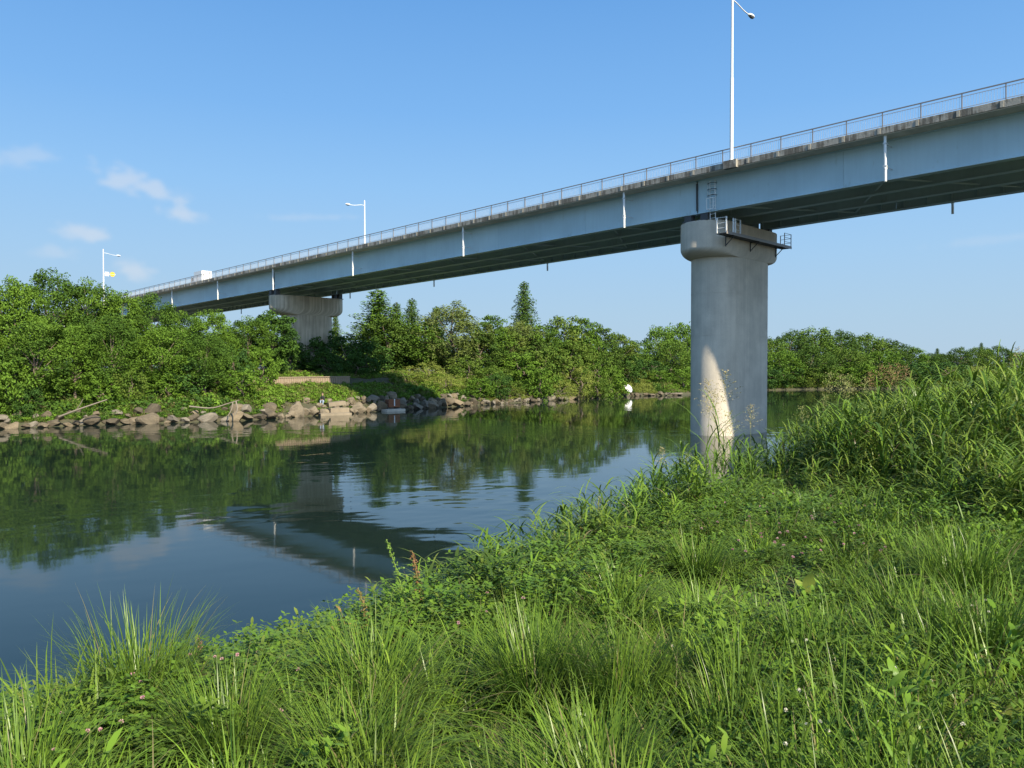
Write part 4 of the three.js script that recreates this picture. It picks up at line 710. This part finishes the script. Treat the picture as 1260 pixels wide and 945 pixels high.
{ // big fountain tussocks
  const tg = [0, 1, 2, 3, 4].map((k) => { const r = rand(300 + k), L = new Leaves(); for (let i = 0; i < 720; i++) { const a = r() * 6.283, q = .19 * Math.sqrt(r()), dead = r() < .05, c = dead ? mixc(G.straw, G.olive, r() * .5) : mixc(G.lush, G.blade, Math.pow(r(), .7)), bent = r() < .16; L.blade(Math.cos(a) * q, -.03, Math.sin(a) * q, a + (r() - .5) * 1.5, .04 + r() * .38, bent ? 1.8 + r() * 1.2 : .25 + r() * 1.2, lerp(.22, .64, Math.pow(r(), .8)), lerp(.005, .0095, r()), c, mixc(c, G.yellow, r() * .25), 6); } return L.build(); });
  for (const [px, py, h, w, k, label] of [
    [168, 872, 1.12, .95, 0, 'large fountain-shaped grass tussock at the bank edge, its tips against the water'], [275, 935, .8, .8, 1, 'smaller tussock in front of the large edge tussock'], [455, 865, .88, 1.0, 2, 'dense rounded tussock of fine grass below the seeding dock stalks'], [430, 960, .7, .9, 0, 'low splayed tussock in front of the dense rounded one'],
    [655, 858, 1.0, .9, 1, 'upright tussock beside a dark gap in the meadow'], [765, 868, 1.0, .95, 2, 'tall loose tussock next to the upright one'], [8, 1010, .9, .9, 1, 'bluish tussock cut off at the corner of the meadow'], [735, 985, .8, 1, 0, 'coarse tussock with long arching blades in front of the loose one'], [1190, 740, 1.05, 1.2, 2, 'soft upright tussock in front of the reed bed'], [1225, 830, .95, 1.1, 0, 'wide tussock among the tall grass in front of the reeds'], [860, 700, .8, 1, 1, 'lone tussock among pink clover below the river pier'],
  ]) {
    const d = FOCAL * 1.6 / (py - HORIZON), x = depthX(px, d), m = new THREE.Mesh(tg[(k + Math.round(px)) % 5], M.grass); m.name = numbered('grass_tussock'); m.castShadow = m.receiveShadow = true;
    m.position.set(x, groundNear(x, d) - .02, -d); m.rotation.set(Math.sin(px) * .1, px, Math.cos(px * 1.7) * .12); m.scale.set(w, h, w); scene.add(tag(m, label, 'grass tussock', 'big tussocks of the near bank'));
  }
}
{ // seeding grasses with open heads
  const mk = (seed, h, gold) => { const r = rand(seed), L = new Leaves(), stem = mixc(G.olive, G.straw, .3), C = new Leaves(); L.blade(0, -.05, 0, 0, .04, .16, h, .008, G.blade, stem, 6); for (let k = 0; k < 5; k++) L.blade(0, .1 + k * h * .12, 0, k * 2.6 + r(), .3, 1.1, .45 + r() * .2, .016, G.blade, G.lush, 5, 1);
    for (let k = 0; k < 26; k++) { const q = k / 26, y = h * (.74 + .25 * q), x = Math.sin(.16) * .5 * y * .5, a = k * 2.4, len = .24 * (1 - q * .75) * (.7 + r() * .6); C.blade(x, y, 0, a, .7, .35, len, .0022, stem, gold, 3); const m = 10; for (let j = 1; j <= m; j++) { const t = j / m, px = x + Math.cos(a) * len * t * .72, pz = Math.sin(a) * len * t * .72, py = y + len * t * .55 - t * t * len * .2; C.leaf(V(px + (r() - .5) * .015, py + (r() - .5) * .02, pz + (r() - .5) * .015), rv(r), rv(r), .0095, .005, mixc(gold, G.olive, r() * .6)); } }
    return [L.build(), C.build()]; };
  const kinds = [mk(1, 1.5, [.42, .33, .16]), mk(2, 1.35, [.34, .33, .12]), mk(3, 1.25, [.30, .15, .08])];
  for (const [px, d, h, k] of [[868, 9.4, 1.62, 0], [886, 9.7, 1.72, 0], [878, 9.0, 1.45, 0], [925, 10.0, 1.25, 0], [902, 9.3, 1.2, 1], [1012, 14, 1.3, 1], [1030, 14.5, 1.65, 1], [1022, 15.5, 1.75, 1], [1044, 14.8, 1.6, 1], [1036, 13.2, 1.5, 1], [1062, 15, 1.5, 1], [1080, 17, 1.75, 2], [1092, 18, 1.8, 2], [1104, 17.5, 1.75, 2], [1072, 18.5, 1.75, 2], [1116, 19, 1.8, 2], [1098, 16.4, 1.6, 2], [990, 13, 1.15, 1], [1254, 17, 2.1, 0], [810, 8.6, .95, 0], [735, 7.2, .62, 0], [842, 8.9, .8, 1]]) {
    const x = depthX(px, d), o = thing('seeding_grass', k === 0 ? 'tall seeding grass with an open straw-coloured head by the river pier' : k === 1 ? 'tall seeding grass with a pale green-gold head at the reed edge' : 'seeding grass with a reddish-brown head in front of the far tree row', 'grass stalk', x, groundNear(x, d) - .03, -d, px, ['straw-headed grasses', 'green-gold headed grasses', 'reddish-headed grasses'][k]);
    part('leaves', kinds[k][0], M.grass, o); part('seed_head', kinds[k][1], M.plain, o); const s = h / [1.5, 1.35, 1.25][k]; o.scale.set(lerp(s, 1, .3) * 1.15, s, lerp(s, 1, .3) * 1.15);
  }
}
{ // docks
  const dock = (px, d, h, lean, seed, label, a, b, leafy) => {
    const x = depthX(px, d), gy = groundNear(x, d), o = thing('dock_plant', label, 'dock plant', x, gy - .02, -d, 0), r = rand(seed), top = V(-lean * h, h, 0), pt = (q) => V(-lean * h * q * q, h * q, 0);
    part('stem', limbGeo([V(0, 0, 0), pt(.5), top], .006, .003, 6).deleteAttribute('uv'), std({ color: new THREE.Color(...mixc(G.olive, b, .4)), roughness: .8 }), o);
    const L = new Leaves(); for (let k = 0; k < 34; k++) { const q = .38 + .62 * k / 34, c = pt(q), an = k * 2.4, w = .022 * (1.15 - q * .65); for (let j = 0; j < 9; j++) L.leaf(V(c.x + Math.cos(an) * w * r() * 1.6, c.y + (r() - .5) * .02, c.z + Math.sin(an) * w * r() * 1.6), rv(r), rv(r), .0068, .0055, mixc(a, b, r())); }
    if (leafy) for (let j = 0; j < 24; j++) { const q = j / 24, c = pt(.72); L.leaf(V(c.x + q * .11, c.y - .01 + q * .035 + (r() - .5) * .01, c.z + (r() - .5) * .012), rv(r), rv(r), .0065, .005, mixc(a, b, r())); }
    part('seed_spike', L.build(), M.grass, o);
    const F = new Leaves(); for (let k = 0; k < (leafy ? 9 : 5); k++) F.blade(0, h * (.12 + .06 * k), 0, k * 2.1 + seed, .6 + r() * .4, .9, .1 + r() * .09, .034, mixc(G.lush, G.blade, r()), G.lush, 4, 1); part('leaf', F.build(), M.grass, o);
  };
  dock(500, 4.95, .66, .2, 5, 'green seeding dock stalk leaning out over the water', [.22, .34, .06], [.15, .26, .04], true);
  dock(519, 5.0, .56, .12, 6, 'red-brown ripe dock spike beside the green leaning stalk', [.36, .19, .09], [.24, .11, .05], false);
  dock(455, 4.75, .42, .18, 7, 'short reddish dock spike at the bank edge', [.34, .22, .10], [.2, .18, .05], false);
  dock(244, 4.15, .36, .02, 8, 'small brownish dock head among the clover at the edge', [.3, .18, .1], [.2, .12, .05], false);
  dock(18, 3.5, .3, .05, 9, 'small green spike at the far end of the bank edge', [.22, .32, .07], [.3, .34, .12], false);
  for (const [px, d, label] of [[432, 4.6, 'reddish drooping weed at the bank edge beside the short dock spike'], [715, 7.0, 'red-brown withered weed at the water side of the meadow']]) { const x = depthX(px, d), m = new THREE.Mesh(herb(px, 9, .2, .38, .075, [.30, .12, .05], [.24, .26, .05]), M.grass); m.name = numbered('red_weed'); m.position.set(x, groundNear(x, d), -d); m.castShadow = m.receiveShadow = true; scene.add(tag(m, label, 'weed')); }
  // large pale leaves low in the meadow
  for (const [px, py, s] of [[996, 705, .2], [1044, 790, .14], [1250, 880, .16], [240, 938, .12]]) { const d = FOCAL * 1.42 / (py - HORIZON), x = depthX(px, d), L = new Leaves(); L.blade(0, 0, 0, 1.7, .3, .5, s, s * .42, G.yellow, [.3, .38, .07], 6, 1); L.blade(0, 0, 0, 4.2, .8, .5, s * .7, s * .34, G.lush, G.yellow, 6, 1); const m = new THREE.Mesh(L.build(), M.grass); m.name = numbered('dock_leaf'); m.position.set(x, groundNear(x, d) + .08, -d); m.castShadow = true; scene.add(tag(m, 'broad pale yellow-green leaf pair standing out in the short grass', 'leaf', 'broad pale leaves')); }
}
{ // clover flowers
  const head = (seed, ca, cb) => { const r = rand(seed), L = new Leaves(); for (let i = 0; i < 46; i++) { const d = rv(r); if (d.y < -.4) d.y *= -.5; d.normalize(); const a = d.clone().add(V(0, .35, 0)).normalize(), b = a.clone().cross(rv(r)).normalize(); L.leaf(V(d.x * .0075, .0 + d.y * .008, d.z * .0075), a, b, .0052, .0022, mixc(ca, cb, r())); } L.blade(0, -.14, 0, 0, 0, 0, .135, .003, G.blade, G.olive, 2); return L.build(); };
  const pink = [head(1, [.45, .17, .25], [.55, .34, .34]), head(2, [.40, .21, .23], [.5, .38, .32])], white = [head(3, [.75, .72, .62], [.7, .66, .5])];
  const add = (geo, px, py, s, label, group) => { const lift = .26, d = FOCAL * (1.6 - lift) / (py - HORIZON), x = depthX(px, d), m = new THREE.Mesh(geo, M.plain); m.name = numbered('clover_flower'); m.position.set(x, groundNear(x, d) + lift - .06 + nr() * .06, -d); m.rotation.set((nr() - .5) * .7, nr() * 6, (nr() - .5) * .7); m.scale.setScalar(s * (d < 4.6 ? .62 : .78)); m.castShadow = true; scene.add(tag(m, label, 'flower', group)); };
  for (const [px, py] of [[60, 905], [68, 862], [105, 897], [118, 893], [162, 826], [172, 856], [167, 829], [143, 872], [231, 770], [260, 793], [280, 770], [316, 778], [353, 792], [272, 803], [290, 800], [367, 808], [341, 860], [420, 735], [566, 695], [578, 717], [600, 735], [566, 753], [598, 720], [646, 724], [628, 756], [705, 700], [790, 690], [775, 680], [865, 640], [900, 660], [922, 628], [912, 655], [941, 650], [960, 645], [975, 620], [985, 612], [1000, 630], [1012, 655], [1040, 660], [1014, 669], [952, 600], [963, 575], [1120, 610], [1125, 612], [1150, 615], [1085, 605], [935, 612], [995, 650], [880, 615], [905, 604], [857, 628], [802, 602], [833, 612], [1030, 640], [990, 670], [965, 665], [1060, 640], [1105, 625], [1170, 640]]) add(pink[Math.floor(nr() * 2)], px + (nr() - .5) * 6, py, 1.15 + nr() * .4, 'pink clover flower head in the meadow of the near bank', 'pink clover flowers');
  for (let i = 0; i < 30; i++) add(pink[i % 2], 880 + nr() * 260, 590 + nr() * 85, 1.1 + nr() * .5, 'pink clover flower head in the meadow of the near bank', 'pink clover flowers');
  for (const [px, py] of [[829, 777], [995, 785], [970, 862], [986, 850], [1012, 892], [1022, 890], [970, 925], [1105, 835], [1150, 842], [1220, 765], [1200, 748], [1216, 747], [1205, 670], [1230, 674], [96, 820], [995, 900], [1085, 885], [1190, 900]]) add(white[0], px, py, 1.1 + nr() * .3, 'white clover flower head low in the short grass', 'white clover flowers');
}
shadows(scene);
renderer.render(scene, camera);
